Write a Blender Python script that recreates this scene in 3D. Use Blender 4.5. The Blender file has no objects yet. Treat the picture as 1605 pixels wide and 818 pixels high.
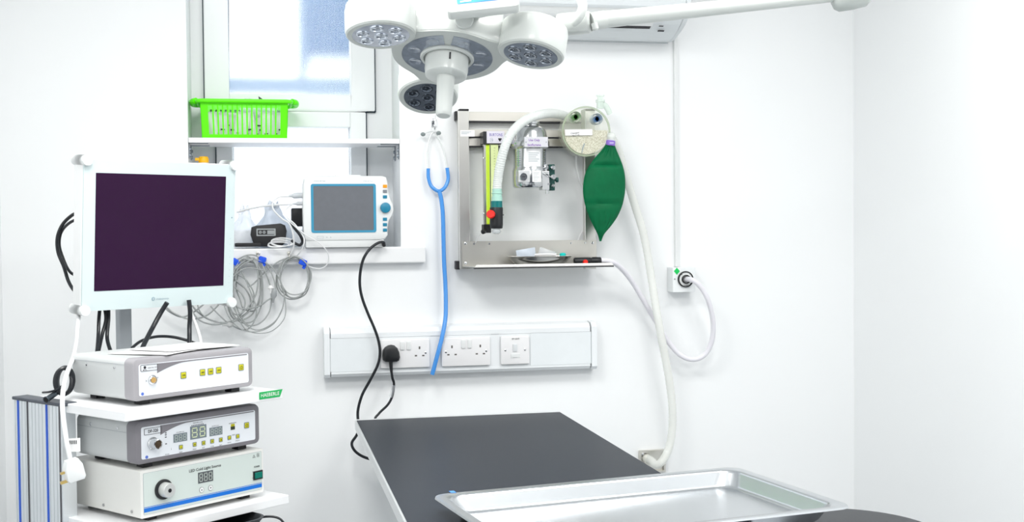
import bpy, bmesh, math, random
from mathutils import Vector, Matrix
random.seed(7)
PI = math.pi
COL = bpy.context.scene.collection
V = Vector

# ------------------------------------------------------------------ camera
FPX = 1880.0
EYE = V((0, -3.61, 1.45))
CAMROT = (Matrix.Rotation(-math.radians(11.7), 3, 'Z') @ Matrix.Rotation(PI/2 - math.radians(1.46), 3, 'X')
          @ Matrix.Rotation(-.0095, 3, 'Z'))
cd = bpy.data.cameras.new('camera'); cam = bpy.data.objects.new('camera', cd); COL.objects.link(cam)
cam.matrix_world = Matrix.Translation(EYE) @ CAMROT.to_4x4()
cd.sensor_width = 36; cd.lens = 36*FPX/1605; cd.clip_start = .05
bpy.context.scene.camera = cam

# survey helpers: where a sight line meets a plane of the room
def ray(px, py): return CAMROT @ V(((px-802.5)/FPX, -(py-409)/FPX, -1))
def W(px, py, off=0.0):                       # point at distance off in front of the back wall
    d = ray(px, py); return EYE + d*((-off-EYE.y)/d.y)
def AZ(px, py, z):
    d = ray(px, py); return EYE + d*((z-EYE.z)/d.z)
def AD(px, py, depth): return EYE + ray(px, py)*depth
def on(fr, px, py, y=0.0):                    # point in a local frame's plane y
    i = fr.inverted(); o = i @ EYE; d = i.to_3x3() @ ray(px, py)
    return o + d*((y-o.y)/d.y)

# --------------------------------------------------------------- materials
MATS = {}
def mat(name, color, rough=.5, metal=0., coat=0., alpha=1., trans=0., noise=.03, nscale=30, bump=0., bscale=200, sss=0., ior=1.45, aniso=0., spec=None):
    if name in MATS: return MATS[name]
    m = bpy.data.materials.new(name); m.use_nodes = True; nt = m.node_tree; b = nt.nodes['Principled BSDF']
    b.inputs['Roughness'].default_value = rough; b.inputs['Metallic'].default_value = metal
    b.inputs['Coat Weight'].default_value = coat; b.inputs['Alpha'].default_value = alpha
    b.inputs['Transmission Weight'].default_value = trans; b.inputs['IOR'].default_value = ior
    if spec is not None: b.inputs['Specular IOR Level'].default_value = spec
    tc = nt.nodes.new('ShaderNodeTexCoord')
    n = nt.nodes.new('ShaderNodeTexNoise'); n.inputs['Scale'].default_value = nscale; n.inputs['Detail'].default_value = 3
    r = nt.nodes.new('ShaderNodeMixRGB'); r.blend_type = 'MIX'
    r.inputs[1].default_value = (*[max(0, c*(1-noise)) for c in color], 1)
    r.inputs[2].default_value = (*[min(1, c*(1+noise)) for c in color], 1)
    nt.links.new(tc.outputs['Object'], n.inputs['Vector']); nt.links.new(n.outputs['Fac'], r.inputs[0]); nt.links.new(r.outputs[0], b.inputs['Base Color'])
    if bump:
        n2 = nt.nodes.new('ShaderNodeTexNoise'); n2.inputs['Scale'].default_value = bscale
        bp = nt.nodes.new('ShaderNodeBump'); bp.inputs['Strength'].default_value = bump; bp.inputs['Distance'].default_value = .002
        nt.links.new(tc.outputs['Object'], n2.inputs['Vector']); nt.links.new(n2.outputs['Fac'], bp.inputs['Height']); nt.links.new(bp.outputs[0], b.inputs['Normal'])
    MATS[name] = m; return m
def brushed(name, color, rough, axis, strength=.15, scale=220):
    m = mat(name, color, rough, 1.0); nt = m.node_tree; b = nt.nodes['Principled BSDF']
    tc = nt.nodes.new('ShaderNodeTexCoord'); mp = nt.nodes.new('ShaderNodeMapping')
    s = [scale]*3; s[axis] = 3; mp.inputs['Scale'].default_value = s
    n = nt.nodes.new('ShaderNodeTexNoise'); n.inputs['Scale'].default_value = 1.; n.inputs['Detail'].default_value = 4
    bp = nt.nodes.new('ShaderNodeBump'); bp.inputs['Strength'].default_value = strength; bp.inputs['Distance'].default_value = .0006
    nt.links.new(tc.outputs['Object'], mp.inputs[0]); nt.links.new(mp.outputs[0], n.inputs['Vector']); nt.links.new(n.outputs['Fac'], bp.inputs['Height']); nt.links.new(bp.outputs[0], b.inputs['Normal'])
    return m
wallm = mat('wall paint', (.90, .917, .925), .6, noise=.004, nscale=3, bump=.05, bscale=150)
white = mat('white plastic', (.80, .82, .82), .32, noise=.008)
upvc = mat('white window plastic', (.92, .94, .95), .25, noise=.006)
socketw = mat('white socket plastic', (.86, .86, .87), .22, noise=.006)
trunkm = mat('trunking plastic', (.83, .86, .88), .3, noise=.006)
seam = mat('grey seam', (.38, .42, .45), .6)
lampw = mat('lamp enamel', (.60, .63, .61), .28, noise=.006, coat=.2)
lampr = mat('lamp grey rim', (.50, .53, .51), .4, noise=.01)
lensm = mat('lamp lens', (.30, .34, .40), .12, noise=.35, nscale=60, coat=.6, metal=.25)
lensd = mat('lamp led cup', (.12, .14, .17), .1, metal=.8, noise=.3, nscale=90)
lensg = mat('lamp led glass', (.62, .67, .74), .08, metal=.7, noise=.25, nscale=120)
black = mat('black plastic', (.012, .013, .015), .38)
rubber = mat('black rubber', (.015, .015, .017), .55)
cordm = mat('black cord', (.012, .014, .018), .3)
wcord = mat('white cord', (.80, .81, .82), .35)
gcord = mat('pale grey cord', (.36, .38, .38), .4, noise=.12)
gconn = mat('grey connector', (.33, .35, .36), .45)
chrome = mat('chrome', (.66, .67, .68), .10, 1.)
steel = brushed('brushed steel', (.66, .64, .59), .34, 0)
steelv = brushed('brushed steel upright', (.66, .65, .62), .3, 2)
traym = brushed('stainless tray', (.62, .64, .66), .26, 0, .06, 300)
rimm = mat('satin table rim', (.74, .76, .77), .35, .6)
tablem = brushed('black table mat', (.024, .030, .040), .36, 0, .12, 260); tablem.node_tree.nodes['Principled BSDF'].inputs['Metallic'].default_value = 0.
tablem.node_tree.nodes['Principled BSDF'].inputs['Specular IOR Level'].default_value = .09
vinyl = mat('black vinyl', (.035, .038, .043), .5, bump=.1, bscale=400)
greenb = mat('lime plastic', (.13, .93, .0), .35, noise=.02)
bagm = mat('green rubber', (.0, .125, .045), .55, noise=.25, nscale=26, bump=1., bscale=26, spec=.2)
purple = mat('purple band', (.28, .16, .62), .4)
blue = mat('blue tubing', (.06, .30, .78), .22, coat=.5)
blued = mat('dark blue tubing', (.05, .2, .5), .3)
strap = mat('blue strap', (.01, .09, .75), .6, bump=.3)
teal = mat('teal plastic', (.0, .48, .42), .35)
mint = mat('mint plastic', (.62, .88, .80), .25)
red = mat('red plastic', (.85, .02, .01), .3)
brass = mat('brass', (.72, .52, .18), .3, .9)
screen = mat('monitor glass', (.024, .005, .030), .10, noise=.1, nscale=4, spec=.15)
mscreen = mat('grey screen', (.16, .17, .19), .28, noise=.08, nscale=60)
mframe = mat('pale monitor frame', (.62, .72, .73), .22, noise=.006)
mwhite = mat('monitor edge white', (.86, .87, .87), .35)
tealb = mat('monitor blue', (.05, .30, .48), .35)
knobb = mat('knob blue', (.015, .22, .36), .35)
orange = mat('orange key', (.95, .35, .01), .4)
beige = mat('device enamel', (.58, .60, .60), .4, noise=.01, bump=.05, bscale=500)
beige3 = mat('light source enamel', (.76, .76, .73), .4, noise=.01)
bezel = mat('grey bezel', (.22, .21, .23), .42, noise=.02)
bezel1 = mat('silver grey bezel', (.36, .35, .37), .4, noise=.02)
face = mat('white fascia', (.82, .85, .89), .25, noise=.004)
face3 = mat('pale green fascia', (.60, .67, .64), .3, noise=.006)
yellow = mat('yellow key', (.58, .55, .01), .4)
lcd = mat('display grey', (.20, .24, .27), .25)
segm = mat('display segment', (.50, .55, .50), .4)
segy = mat('display segment bright', (.72, .78, .50), .4)
dispd = mat('dark display', (.09, .10, .11), .25)
bstripe = mat('blue stripe', (.005, .15, .60), .35)
greensw = mat('green switch', (.0, .16, .12), .25)
greens = mat('green sticker', (.0, .55, .10), .5)
greens2 = mat('green tape', (.01, .42, .10), .5)
paper = mat('paper', (.88, .88, .88), .7)
inkb = mat('black ink', (.02, .02, .025), .6)
inkg = mat('grey ink', (.30, .36, .40), .6)
inkp = mat('purple ink', (.25, .10, .45), .6)
inkw = mat('white ink', (.9, .92, .9), .6)
alu = brushed('aluminium', (.80, .83, .85), .45, 2, .1)
alug = mat('aluminium groove', (.10, .10, .11), .5, .4)
colb = mat('blue insert', (.01, .09, .55), .4)
capg = mat('dark grey cap', (.07, .08, .10), .45)
laminate = mat('white laminate', (.86, .87, .88), .4, noise=.004)
polegrey = mat('grey pole', (.40, .43, .46), .4)
clear = mat('clear film', (.86, .90, .96), .15, alpha=.32, bump=.9, bscale=45)
clear2 = mat('milky film', (.74, .82, .93), .25, alpha=.62, bump=.6, bscale=45)
clearp = mat('clear acrylic', (.86, .90, .84), .08, alpha=.30)
canm = mat('canister acrylic', (.86, .90, .76), .12, alpha=.22)
hosem = mat('translucent hose', (.86, .90, .88), .3, alpha=.82)
hosem2 = mat('scavenge hose', (.90, .92, .88), .45, alpha=.62)
tubey = mat('yellow green tube', (.62, .85, .05), .15, coat=.5)
tubec = mat('flow scale', (.80, .90, .45), .15)
yellowo = mat('amber plastic', (.95, .50, .0), .4)
seamd = mat('window gasket', (.03, .05, .07), .5)
acm = mat('cooler plastic', (.74, .78, .80), .35, noise=.004)
acg = mat('cooler dark slot', (.03, .03, .035), .6)
floorm = mat('floor vinyl', (.50, .53, .56), .4, noise=.1, nscale=60)
greenv = mat('green valve', (.008, .07, .06), .3)
pgreen = mat('port green', (.16, .65, .12), .3)
pblue = mat('port blue', (.08, .42, .9), .3)

def soda():
    m = mat('soda granules', (.78, .76, .62), .8, noise=.0); nt = m.node_tree; b = nt.nodes['Principled BSDF']
    tc = nt.nodes.new('ShaderNodeTexCoord'); v = nt.nodes.new('ShaderNodeTexVoronoi'); v.inputs['Scale'].default_value = 260
    cr = nt.nodes.new('ShaderNodeValToRGB'); cr.color_ramp.elements[0].color = (.92, .90, .80, 1); cr.color_ramp.elements[1].color = (.50, .46, .34, 1); cr.color_ramp.elements[1].position = .75
    bp = nt.nodes.new('ShaderNodeBump'); bp.inputs['Strength'].default_value = .6; bp.inputs['Distance'].default_value = .002
    nt.links.new(tc.outputs['Object'], v.inputs['Vector']); nt.links.new(v.outputs['Distance'], cr.inputs[0]); nt.links.new(cr.outputs[0], b.inputs['Base Color'])
    nt.links.new(v.outputs['Distance'], bp.inputs['Height']); nt.links.new(bp.outputs[0], b.inputs['Normal'])
    return m
sodam = soda()
def privacy_glass():                        # obscured glass: fine moulded dots over a clear sheet
    m = bpy.data.materials.new('obscured glass'); m.use_nodes = True; nt = m.node_tree; nt.nodes.clear()
    out = nt.nodes.new('ShaderNodeOutputMaterial'); mx = nt.nodes.new('ShaderNodeMixShader')
    g = nt.nodes.new('ShaderNodeBsdfRefraction'); g.inputs['Roughness'].default_value = .16; g.inputs['IOR'].default_value = 1.25
    t = nt.nodes.new('ShaderNodeBsdfTranslucent'); t.inputs['Color'].default_value = (.93, .96, 1, 1)
    tc = nt.nodes.new('ShaderNodeTexCoord'); mp = nt.nodes.new('ShaderNodeMapping'); mp.inputs['Scale'].default_value = (230, 230, 230); mp.inputs['Rotation'].default_value = (0, 0, 0)
    v = nt.nodes.new('ShaderNodeTexVoronoi'); v.inputs['Randomness'].default_value = .0; v.inputs['Scale'].default_value = 1.
    mr = nt.nodes.new('ShaderNodeMapRange'); mr.inputs[1].default_value = .25; mr.inputs[2].default_value = .45; mr.inputs[3].default_value = .72; mr.inputs[4].default_value = .04
    nt.links.new(tc.outputs['Object'], mp.inputs[0]); nt.links.new(mp.outputs[0], v.inputs['Vector']); nt.links.new(v.outputs['Distance'], mr.inputs[0])
    nt.links.new(mr.outputs[0], mx.inputs[0]); nt.links.new(g.outputs[0], mx.inputs[1]); nt.links.new(t.outputs[0], mx.inputs[2]); nt.links.new(mx.outputs[0], out.inputs[0])
    return m
glassm = privacy_glass()
def emis(name, color, s):
    m = bpy.data.materials.new(name); m.use_nodes = True; b = m.node_tree.nodes['Principled BSDF']
    b.inputs['Base Color'].default_value = (*color, 1); b.inputs['Emission Color'].default_value = (*color, 1); b.inputs['Emission Strength'].default_value = s
    return m
def screen_blue():
    m = emis('lit blue display', (.02, .22, .75), .35); nt = m.node_tree; b = nt.nodes['Principled BSDF']
    tc = nt.nodes.new('ShaderNodeTexCoord'); n = nt.nodes.new('ShaderNodeTexNoise'); n.inputs['Scale'].default_value = 9
    cr = nt.nodes.new('ShaderNodeValToRGB'); cr.color_ramp.elements[0].color = (.01, .16, .7, 1); cr.color_ramp.elements[0].position = .4; cr.color_ramp.elements[1].color = (.06, .42, .92, 1); cr.color_ramp.elements[1].position = .62
    nt.links.new(tc.outputs['Object'], n.inputs['Vector']); nt.links.new(n.outputs['Fac'], cr.inputs[0]); nt.links.new(cr.outputs[0], b.inputs['Emission Color']); nt.links.new(cr.outputs[0], b.inputs['Base Color'])
    return m
bluescr = screen_blue()

# ------------------------------------------------------------ mesh builder
def catmull(P, n=8, closed=False):
    P = [V(p) for p in P]; out = []
    N = len(P); rng = range(N if closed else N-1)
    for i in rng:
        if closed: a, b, c, d = P[(i-1) % N], P[i], P[(i+1) % N], P[(i+2) % N]
        else: a, b, c, d = P[max(i-1, 0)], P[i], P[i+1], P[min(i+2, N-1)]
        for k in range(n):
            t = k/n
            out.append(.5*((2*b)+(c-a)*t+(2*a-5*b+4*c-d)*t*t+(3*b-a-3*c+d)*t**3))
    if not closed: out.append(P[-1])
    return out
def rrect(x0, z0, x1, z1, r, n=5):
    pts = []
    for cx, cz, a in ((x1-r, z0+r, -90), (x1-r, z1-r, 0), (x0+r, z1-r, 90), (x0+r, z0+r, 180)):
        for k in range(n+1):
            t = math.radians(a+90*k/n); pts.append((cx+r*math.cos(t), cz+r*math.sin(t)))
    return pts
def inset(o, d):
    n = len(o); out = []
    for i in range(n):
        p = V(o[i-1]); q = V(o[i]); r = V(o[(i+1) % n])
        a = (q-p); b = (r-q)
        if a.length < 1e-9: a = b
        if b.length < 1e-9: b = a
        a.normalize(); b.normalize()
        na = V((-a.y, a.x)); nb = V((-b.y, b.x)); m = (na+nb)
        if m.length < 1e-6: m = na
        m.normalize(); k = max(.4, m.dot(na))
        out.append(tuple(q+m*(d/k)))
    return out
class MB:
    def __init__(s, fr=None): s.v = []; s.f = []; s.mi = []; s.sm = []; s.M = fr.copy() if fr else Matrix(); s.mats = []
    def _m(s, m):
        if m is None: return 0
        if m not in s.mats: s.mats.append(m)
        return s.mats.index(m)
    def add(s, vs, fs, m=None, smooth=False):
        k = len(s.v); i = s._m(m)
        s.v += [s.M @ V(p) for p in vs]
        for f in fs: s.f.append([k+j for j in f]); s.mi.append(i); s.sm.append(smooth)
        return s
    def box(s, p0, p1, m=None):
        x0, x1 = sorted((p0[0], p1[0])); y0, y1 = sorted((p0[1], p1[1])); z0, z1 = sorted((p0[2], p1[2]))
        vs = [(x0,y0,z0),(x1,y0,z0),(x1,y1,z0),(x0,y1,z0),(x0,y0,z1),(x1,y0,z1),(x1,y1,z1),(x0,y1,z1)]
        return s.add(vs, [(0,3,2,1),(4,5,6,7),(0,1,5,4),(1,2,6,5),(2,3,7,6),(3,0,4,7)], m)
    def loft(s, rings, m=None, cap0=True, cap1=True, smooth=True, closed=False):
        n = len(rings[0]); vs = [p for r in rings for p in r]; fs = []
        R = len(rings)
        for i in range(R if closed else R-1):
            j = (i+1) % R
            for k in range(n):
                l = (k+1) % n; fs.append((i*n+k, i*n+l, j*n+l, j*n+k))
        s.add(vs, fs, m, smooth)
        if not closed:
            if cap0: s.add(rings[0], [tuple(reversed(range(n)))], m)
            if cap1: s.add(rings[-1], [tuple(range(n))], m)
        return s
    def prism(s, o, y0, y1, m=None, bev=0., smooth=False):     # outline in XZ, front at y0 facing -y
        def ring(oo, y): return [(p[0], y, p[1]) for p in oo]
        if bev:
            rings = [ring(inset(o, bev), y0), ring(inset(o, bev*.3), y0+bev*.3), ring(o, y0+bev), ring(o, y1)]
        else: rings = [ring(o, y0), ring(o, y1)]
        n = len(o)
        for i in range(len(rings)-1):
            vs = rings[i]+rings[i+1]
            s.add(vs, [(k, n+k, n+(k+1) % n, (k+1) % n) for k in range(n)], m, bool(bev) or smooth)
        s.add(rings[0], [tuple(range(n))], m); s.add(rings[-1], [tuple(reversed(range(n)))], m)
        return s
    def ringprism(s, o, i, y0, y1, m=None):                    # frame between outline o and inner outline i
        n = len(o); a = [(p[0], y0, p[1]) for p in o]; b = [(p[0], y0, p[1]) for p in i]
        c = [(p[0], y1, p[1]) for p in o]; d = [(p[0], y1, p[1]) for p in i]
        fs = []
        for k in range(n):
            l = (k+1) % n
            fs += [(k, l, n+l, n+k), (2*n+l, 2*n+k, 3*n+k, 3*n+l), (k, 2*n+k, 2*n+l, l), (n+l, 3*n+l, 3*n+k, n+k)]
        return s.add(a+b+c+d, fs, m)
    def zprism(s, o, z0, z1, m=None, bev=0., smooth=True):      # outline in XY, extruded in z (bevel on both)
        def ring(oo, z): return [(p[0], p[1], z) for p in oo]
        if bev: rings = [ring(inset(o, bev), z0), ring(inset(o, bev*.3), z0+bev*.3), ring(o, z0+bev), ring(o, z1-bev), ring(inset(o, bev*.3), z1-bev*.3), ring(inset(o, bev), z1)]
        else: rings = [ring(o, z0), ring(o, z1)]
        return s.loft(rings, m, smooth=smooth)
    def rings_on(s, path, rad, seg=12, closed=False, flat=1.):
        P = path; n = len(P); out = []
        T = []
        for i in range(n):
            a = P[i-1] if (i > 0 or closed) else P[0]; b = P[(i+1) % n] if (i < n-1 or closed) else P[-1]
            t = (b-a); T.append(t.normalized() if t.length > 1e-9 else V((0, 0, 1)))
        ref = V((0, 0, 1)) if abs(T[0].z) < .9 else V((1, 0, 0))
        N = (ref - T[0]*ref.dot(T[0])).normalized()
        for i in range(n):
            N = (N - T[i]*N.dot(T[i])); N = N.normalized() if N.length > 1e-6 else V((1, 0, 0))
            B = T[i].cross(N); r = rad(i/(n-1)) if callable(rad) else rad
            out.append([P[i]+(N*math.cos(2*PI*k/seg)+B*math.sin(2*PI*k/seg)*flat)*r for k in range(seg)])
        return out
    def tube(s, pts, r, m=None, seg=10, n=8, closed=False, smoothpath=True, flat=1., cap=True):
        P = catmull(pts, n, closed) if smoothpath and len(pts) > 2 else [V(p) for p in pts]
        return s.loft(s.rings_on(P, r, seg, closed, flat), m, closed=closed, cap0=cap, cap1=cap)
    def cyl(s, a, b, r, r2=None, m=None, seg=24, smooth=True):
        a, b = V(a), V(b); r2 = r if r2 is None else r2
        rr = s.rings_on([a, b], 1., seg)
        c = [a, b]; rad = [r, r2]
        rings = [[c[i]+(p-c[i])*rad[i] for p in rr[i]] for i in range(2)]
        return s.loft(rings, m, smooth=smooth)
    def lathe(s, prof, o, axis=(0, 0, 1), m=None, seg=32, cap=True, smooth=True):   # prof [(r, h)]
        o = V(o); ax = V(axis).normalized(); ref = V((1, 0, 0)) if abs(ax.x) < .9 else V((0, 1, 0))
        N = (ref-ax*ref.dot(ax)).normalized(); B = ax.cross(N)
        rings = [[o+ax*h+(N*math.cos(2*PI*k/seg)+B*math.sin(2*PI*k/seg))*max(r, 1e-5) for k in range(seg)] for r, h in prof]
        return s.loft(rings, m, cap, cap, smooth)
    def ball(s, c, r, m=None, seg=16, sc=(1, 1, 1)):
        rings = []
        for i in range(1, 10):
            t = PI*i/10
            rings.append([V(c)+V((sc[0]*r*math.sin(t)*math.cos(2*PI*k/seg), sc[1]*r*math.sin(t)*math.sin(2*PI*k/seg), -sc[2]*r*math.cos(t))) for k in range(seg)])
        return s.loft(rings, m)
    def text(s, txt, x, y, z, h, m=None, align='LEFT', rot=None, ext=.0002, width=None, spacing=1., bold=0.):
        """text facing -y in the current frame, baseline at (x, z); h = capital height"""
        c = bpy.data.curves.new('t', 'FONT'); c.body = txt; c.size = 1.; c.extrude = 0; c.resolution_u = 2; c.space_character = spacing; c.offset = bold
        o = bpy.data.objects.new('t', c); COL.objects.link(o); bpy.context.view_layer.update()
        me = o.evaluated_get(bpy.context.evaluated_depsgraph_get()).to_mesh()
        vs = [v.co.copy() for v in me.vertices]; fs = [tuple(p.vertices) for p in me.polygons]
        o.to_mesh_clear(); bpy.data.objects.remove(o); bpy.data.curves.remove(c)
        if not vs: return s
        w = max(v.x for v in vs); k = h/.70; kx = width/w if width else k
        dx = {'LEFT': 0, 'CENTER': -w*kx/2, 'RIGHT': -w*kx}[align]
        R = rot or Matrix()
        out = [V((x, y, z)) + R.to_3x3() @ V((v.x*kx+dx, -ext, v.y*k)) for v in vs]
        return s.add(out, fs, m)
    def build(s, name, m=None, parent=None, bevel=0., seg=2):
        me = bpy.data.meshes.new(name)
        Mi = Matrix()
        if parent is not None: Mi = parent['_M_inv'] if False else world(parent).inverted()
        me.from_pydata([Mi @ p for p in s.v], [], s.f)
        if s.mats and m is None:
            for q in s.mats: me.materials.append(q)
            me.polygons.foreach_set('material_index', s.mi)
        else:
            base = [m] + [q for q in s.mats if q is not m]
            for q in base: me.materials.append(q)
            # faces added with m=None use index 0 = m ; explicit materials are remapped
            if s.mats and any(True for q in s.mats):
                raise RuntimeError('use one way to give materials: '+name)
        me.polygons.foreach_set('use_smooth', s.sm); me.validate(); me.update()
        bm = bmesh.new(); bm.from_mesh(me); bmesh.ops.remove_doubles(bm, verts=bm.verts, dist=1e-6)
        bmesh.ops.recalc_face_normals(bm, faces=bm.faces); bm.to_mesh(me); bm.free()
        o = bpy.data.objects.new(name, me); COL.objects.link(o)
        if parent is not None: o.parent = parent
        if bevel:
            b = o.modifiers.new('bevel', 'BEVEL'); b.width = bevel; b.segments = seg; b.limit_method = 'ANGLE'; b.angle_limit = math.radians(50); b.use_clamp_overlap = True
        else:
            pass
        if any(s.sm) and not bevel:
            try: me.set_sharp_from_angle(angle=math.radians(38))
            except Exception: pass
        return o
def world(o):
    M = Matrix(); q = o
    while q is not None: M = q.matrix_basis @ M; q = q.parent
    return M
def thing(name, label, cat, loc, group=None, fr=None):
    o = bpy.data.objects.new(name, None); COL.objects.link(o); o.empty_display_size = .02
    if fr is not None: o.matrix_basis = fr
    else: o.location = loc
    return tag(o, label, cat, group)
def tag(o, label, cat, group=None, kind=None):
    o['label'] = label; o['category'] = cat
    if group: o['group'] = group
    if kind: o['kind'] = kind
    return o
def struct(o): o['kind'] = 'structure'; return o
def frame(o, ang=0.): return Matrix.Translation(V(o)) @ Matrix.Rotation(ang, 4, 'Z')
def wp(pts, off=None):            # list of (px, py[, off]) to points before the back wall
    return [W(p[0], p[1], p[2] if len(p) > 2 else off) for p in pts]

# ------------------------------------------------------------------- room
XL, XR, YB, ZC = -.725, 1.888, -4.6, 2.62
wx0 = W(296, 300, 0).x; wx1 = W(627.5, 300, 0).x; sillz = W(560, 386.5, .03).z - .002
REC = .24
struct(MB().box((XL-.1, YB-.1, -.1), (XR+.1, REC+.06, 0)).build('floor', floorm))
struct(MB().box((XL-.1, YB-.1, ZC), (XR+.1, .3, ZC+.1)).build('ceiling', wallm))
b = MB(); WT = .3
b.box((XL-.1, 0, 0), (wx0, WT, ZC)); b.box((wx1, 0, 0), (XR+.1, WT, ZC)); b.box((wx0, 0, 0), (wx1, WT, sillz-.02)); b.box((wx0, 0, 2.55), (wx1, WT, ZC))
struct(b.build('wall_back', wallm))
struct(MB().box((XL-.12, YB, 0), (XL, 0, ZC)).build('wall_left', wallm))
struct(MB().box((XR, YB, 0), (XR+.12, 0, ZC)).build('wall_right', wallm))
struct(MB().box((XL-.12, YB-.12, 0), (XR+.12, YB, ZC)).build('wall_front', mat('dark for reflections', (.10, .11, .13), .6)))  # unseen wall; dark tone added so chrome mirrors darkness and bounce drops

# ----------------------------------------------------------------- window
def WX(px, py, off): return W(px, py, off).x
def WZ(px, py, off): return W(px, py, off).z
Fy = .19
win = thing('window_1', 'white plastic window with obscured glass in a deep recess', 'window', (wx0, Fy, sillz)); struct(win)
for k in ('label', 'category'): del win[k]
o = -Fy
gx0, gx1 = WX(358, 70, o), WX(549.5, 70, o); gz0 = WZ(450, 147, o)
lx0, lx1 = WX(365, 260, o), WX(550, 260, o)
cz = WZ(580, 175, o); crl = WX(318.5, 80, o); crr = WX(588, 90, o); cll = WX(338, 240, o); clr = WX(575.5, 240, o)
zt = 2.55
fb = MB()
def panes(b, x0, x1, z0, z1, a0, a1, c0, c1, y0, y1):          # a frame with an opening
    b.box((x0, y0, z0), (a0, y1, z1)); b.box((a1, y0, z0), (x1, y1, z1)); b.box((a0, y0, z0), (a1, y1, c0)); b.box((a0, y0, c1), (a1, y1, z1))
panes(fb, wx0, wx1, sillz-.02, zt, gx0-.02, gx1+.02, sillz+.03, zt-.03, Fy+.02, Fy+.09)
fb.build('window_frame', upvc, win)
sb = MB(); panes(sb, crl+.002, crr-.002, cz+.002, zt-.002, gx0, gx1, gz0, zt-.08, Fy, Fy+.06)
sash = sb.build('sash', upvc, win, bevel=.004)
lb = MB(); panes(lb, cll+.002, clr-.002, sillz+.002, cz-.002, lx0, lx1, sillz+.055, cz-.05, Fy+.003, Fy+.06)
lsash = lb.build('lower_sash', upvc, win, bevel=.004)
g = MB(); y0, y1 = Fy+.012, Fy+.02
g.box((crl-.0015, y0, cz), (crl+.003, y1, zt)); g.box((crr-.003, y0, cz), (crr+.0015, y1, zt)); g.box((clr, y0, cz-.002), (crr, y1, cz+.002))
g.box((cll-.0015, y0, sillz), (cll+.003, y1, cz)); g.box((clr-.003, y0, sillz), (clr+.0015, y1, cz))
g.build('gasket', seamd, win)
MB().box((gx0-.01, Fy+.030, gz0-.01), (gx1+.01, Fy+.036, zt-.07)).build('pane', glassm, sash)
MB().box((lx0-.01, Fy+.030, sillz+.045), (lx1+.01, Fy+.036, cz-.04)).build('pane', glassm, lsash)
sl = MB().box((wx0-.13, -.03, W(667, 411.5, .03).z), (WX(667.5, 400, .03), Fy+.02, sillz)).build('trim_1', laminate, bevel=.004); struct(sl)

# outside: pale rendered neighbour wall, a blue container and a low ledge
tag(MB().box((-1.6, 6.0, -1), (5, 6.2, 1.62)).build('garden_wall', mat('pale render', (.75, .78, .84), .9)), 'pale blurred garden wall seen low through the obscured window', 'wall')
ob = thing('garden_outbuilding', 'blurred blue-clad building seen behind the right half of window glass', 'building', (1.5, 3.6, -1)); oz = W(500, 84, -3.6).z
MB().box((W(478, 60, -3.6).x, 3.6, oz), (2.6, 5.0, 5.2)).build('cladding', mat('blue cladding', (.015, .11, .26), .7), ob)
MB().box((W(478, 60, -3.6).x+.03, 3.65, -1), (2.55, 4.9, oz)).build('base_wall', mat('white base', (.80, .82, .84), .8), ob)
tag(MB().box((-1.2, 2.6, W(450, 142, -2.6).z), (2.6, 2.75, W(450, 122, -2.6).z)).build('garden_rail', mat('blue grey rail', (.16, .26, .38), .8)), 'blurred blue-grey horizontal rail seen through the window glass', 'railing')

# ------------------------------------------------------------------ shelf
sx0, sx1 = wx0+.001, wx1-.001; sz1 = WZ(450, 216.5, .0); sz0 = sz1-.0145
sh = thing('wall_shelf', 'thin white shelf spanning the window recess under the lime basket', 'shelf', (sx0, 0, sz0))
MB().box((sx0, 0.0, sz0), (sx1, Fy-.005, sz1)).build('board', laminate, sh, bevel=.001)
for (x, s_, where) in ((sx0, 1, 'left'), (sx1, -1, 'right')):
    for (yy, w2) in ((.012, 'front'), (.11, 'rear')):
        br = MB(); br.box((x, yy, sz0-.0018), (x+s_*.055, yy+.016, sz0)); br.box((x, yy, sz0-.045), (x+s_*.002, yy+.016, sz0))
        for zz in (-.018, -.036): br.cyl((x+s_*.001, yy+.008, sz0+zz), (x+s_*.006, yy+.008, sz0+zz), .0055, .004, seg=10)
        br.build('bracket', mat('bracket zinc', (.30, .34, .38), .35, .7), sh)
        # face screw heads
# ----------------------------------------------------------------- basket
bx0, bx1 = WX(303, 160, .0), WX(460, 160, .0); bz1 = WZ(380, 158, .0); cxb = (bx0+bx1)/2
by0, by1 = .006, .165
bk = thing('storage_basket', 'lime green slotted plastic basket full of white packets on the window shelf', 'basket', (cxb, .08, sz1))
tx0, tx1 = WX(313, 165, 0), WX(452, 165, 0); ux0, ux1 = WX(316, 213, 0), WX(450.5, 213, 0)
def lerp(a, b, t): return a+(b-a)*t
def bpt(u, t, side, inn=0):
    """point on the basket side; u 0..1 along, t 0..1 up"""
    x0 = lerp(ux0, tx0, t); x1 = lerp(ux1, tx1, t); y0 = lerp(by0+.018, by0+.006, t); y1 = lerp(by1-.018, by1-.006, t)
    z = lerp(sz1+.001, bz1, t)
    if side == 'f': return V((lerp(x0, x1, u), y0+inn, z))
    if side == 'b': return V((lerp(x0, x1, u), y1-inn, z))
    if side == 'l': return V((x0+inn, lerp(y0, y1, u), z))
    return V((x1-inn, lerp(y0, y1, u), z))
bb = MB()
def bpanel(u0, u1, t0, t1, side):
    q = [bpt(u0, t0, side), bpt(u1, t0, side), bpt(u1, t1, side), bpt(u0, t1, side)]
    r = [bpt(u0, t0, side, .002), bpt(u1, t0, side, .002), bpt(u1, t1, side, .002), bpt(u0, t1, side, .002)]
    bb.add(q+r, [(0,1,2,3),(7,6,5,4),(0,4,5,1),(1,5,6,2),(2,6,7,3),(3,7,4,0)])
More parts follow.
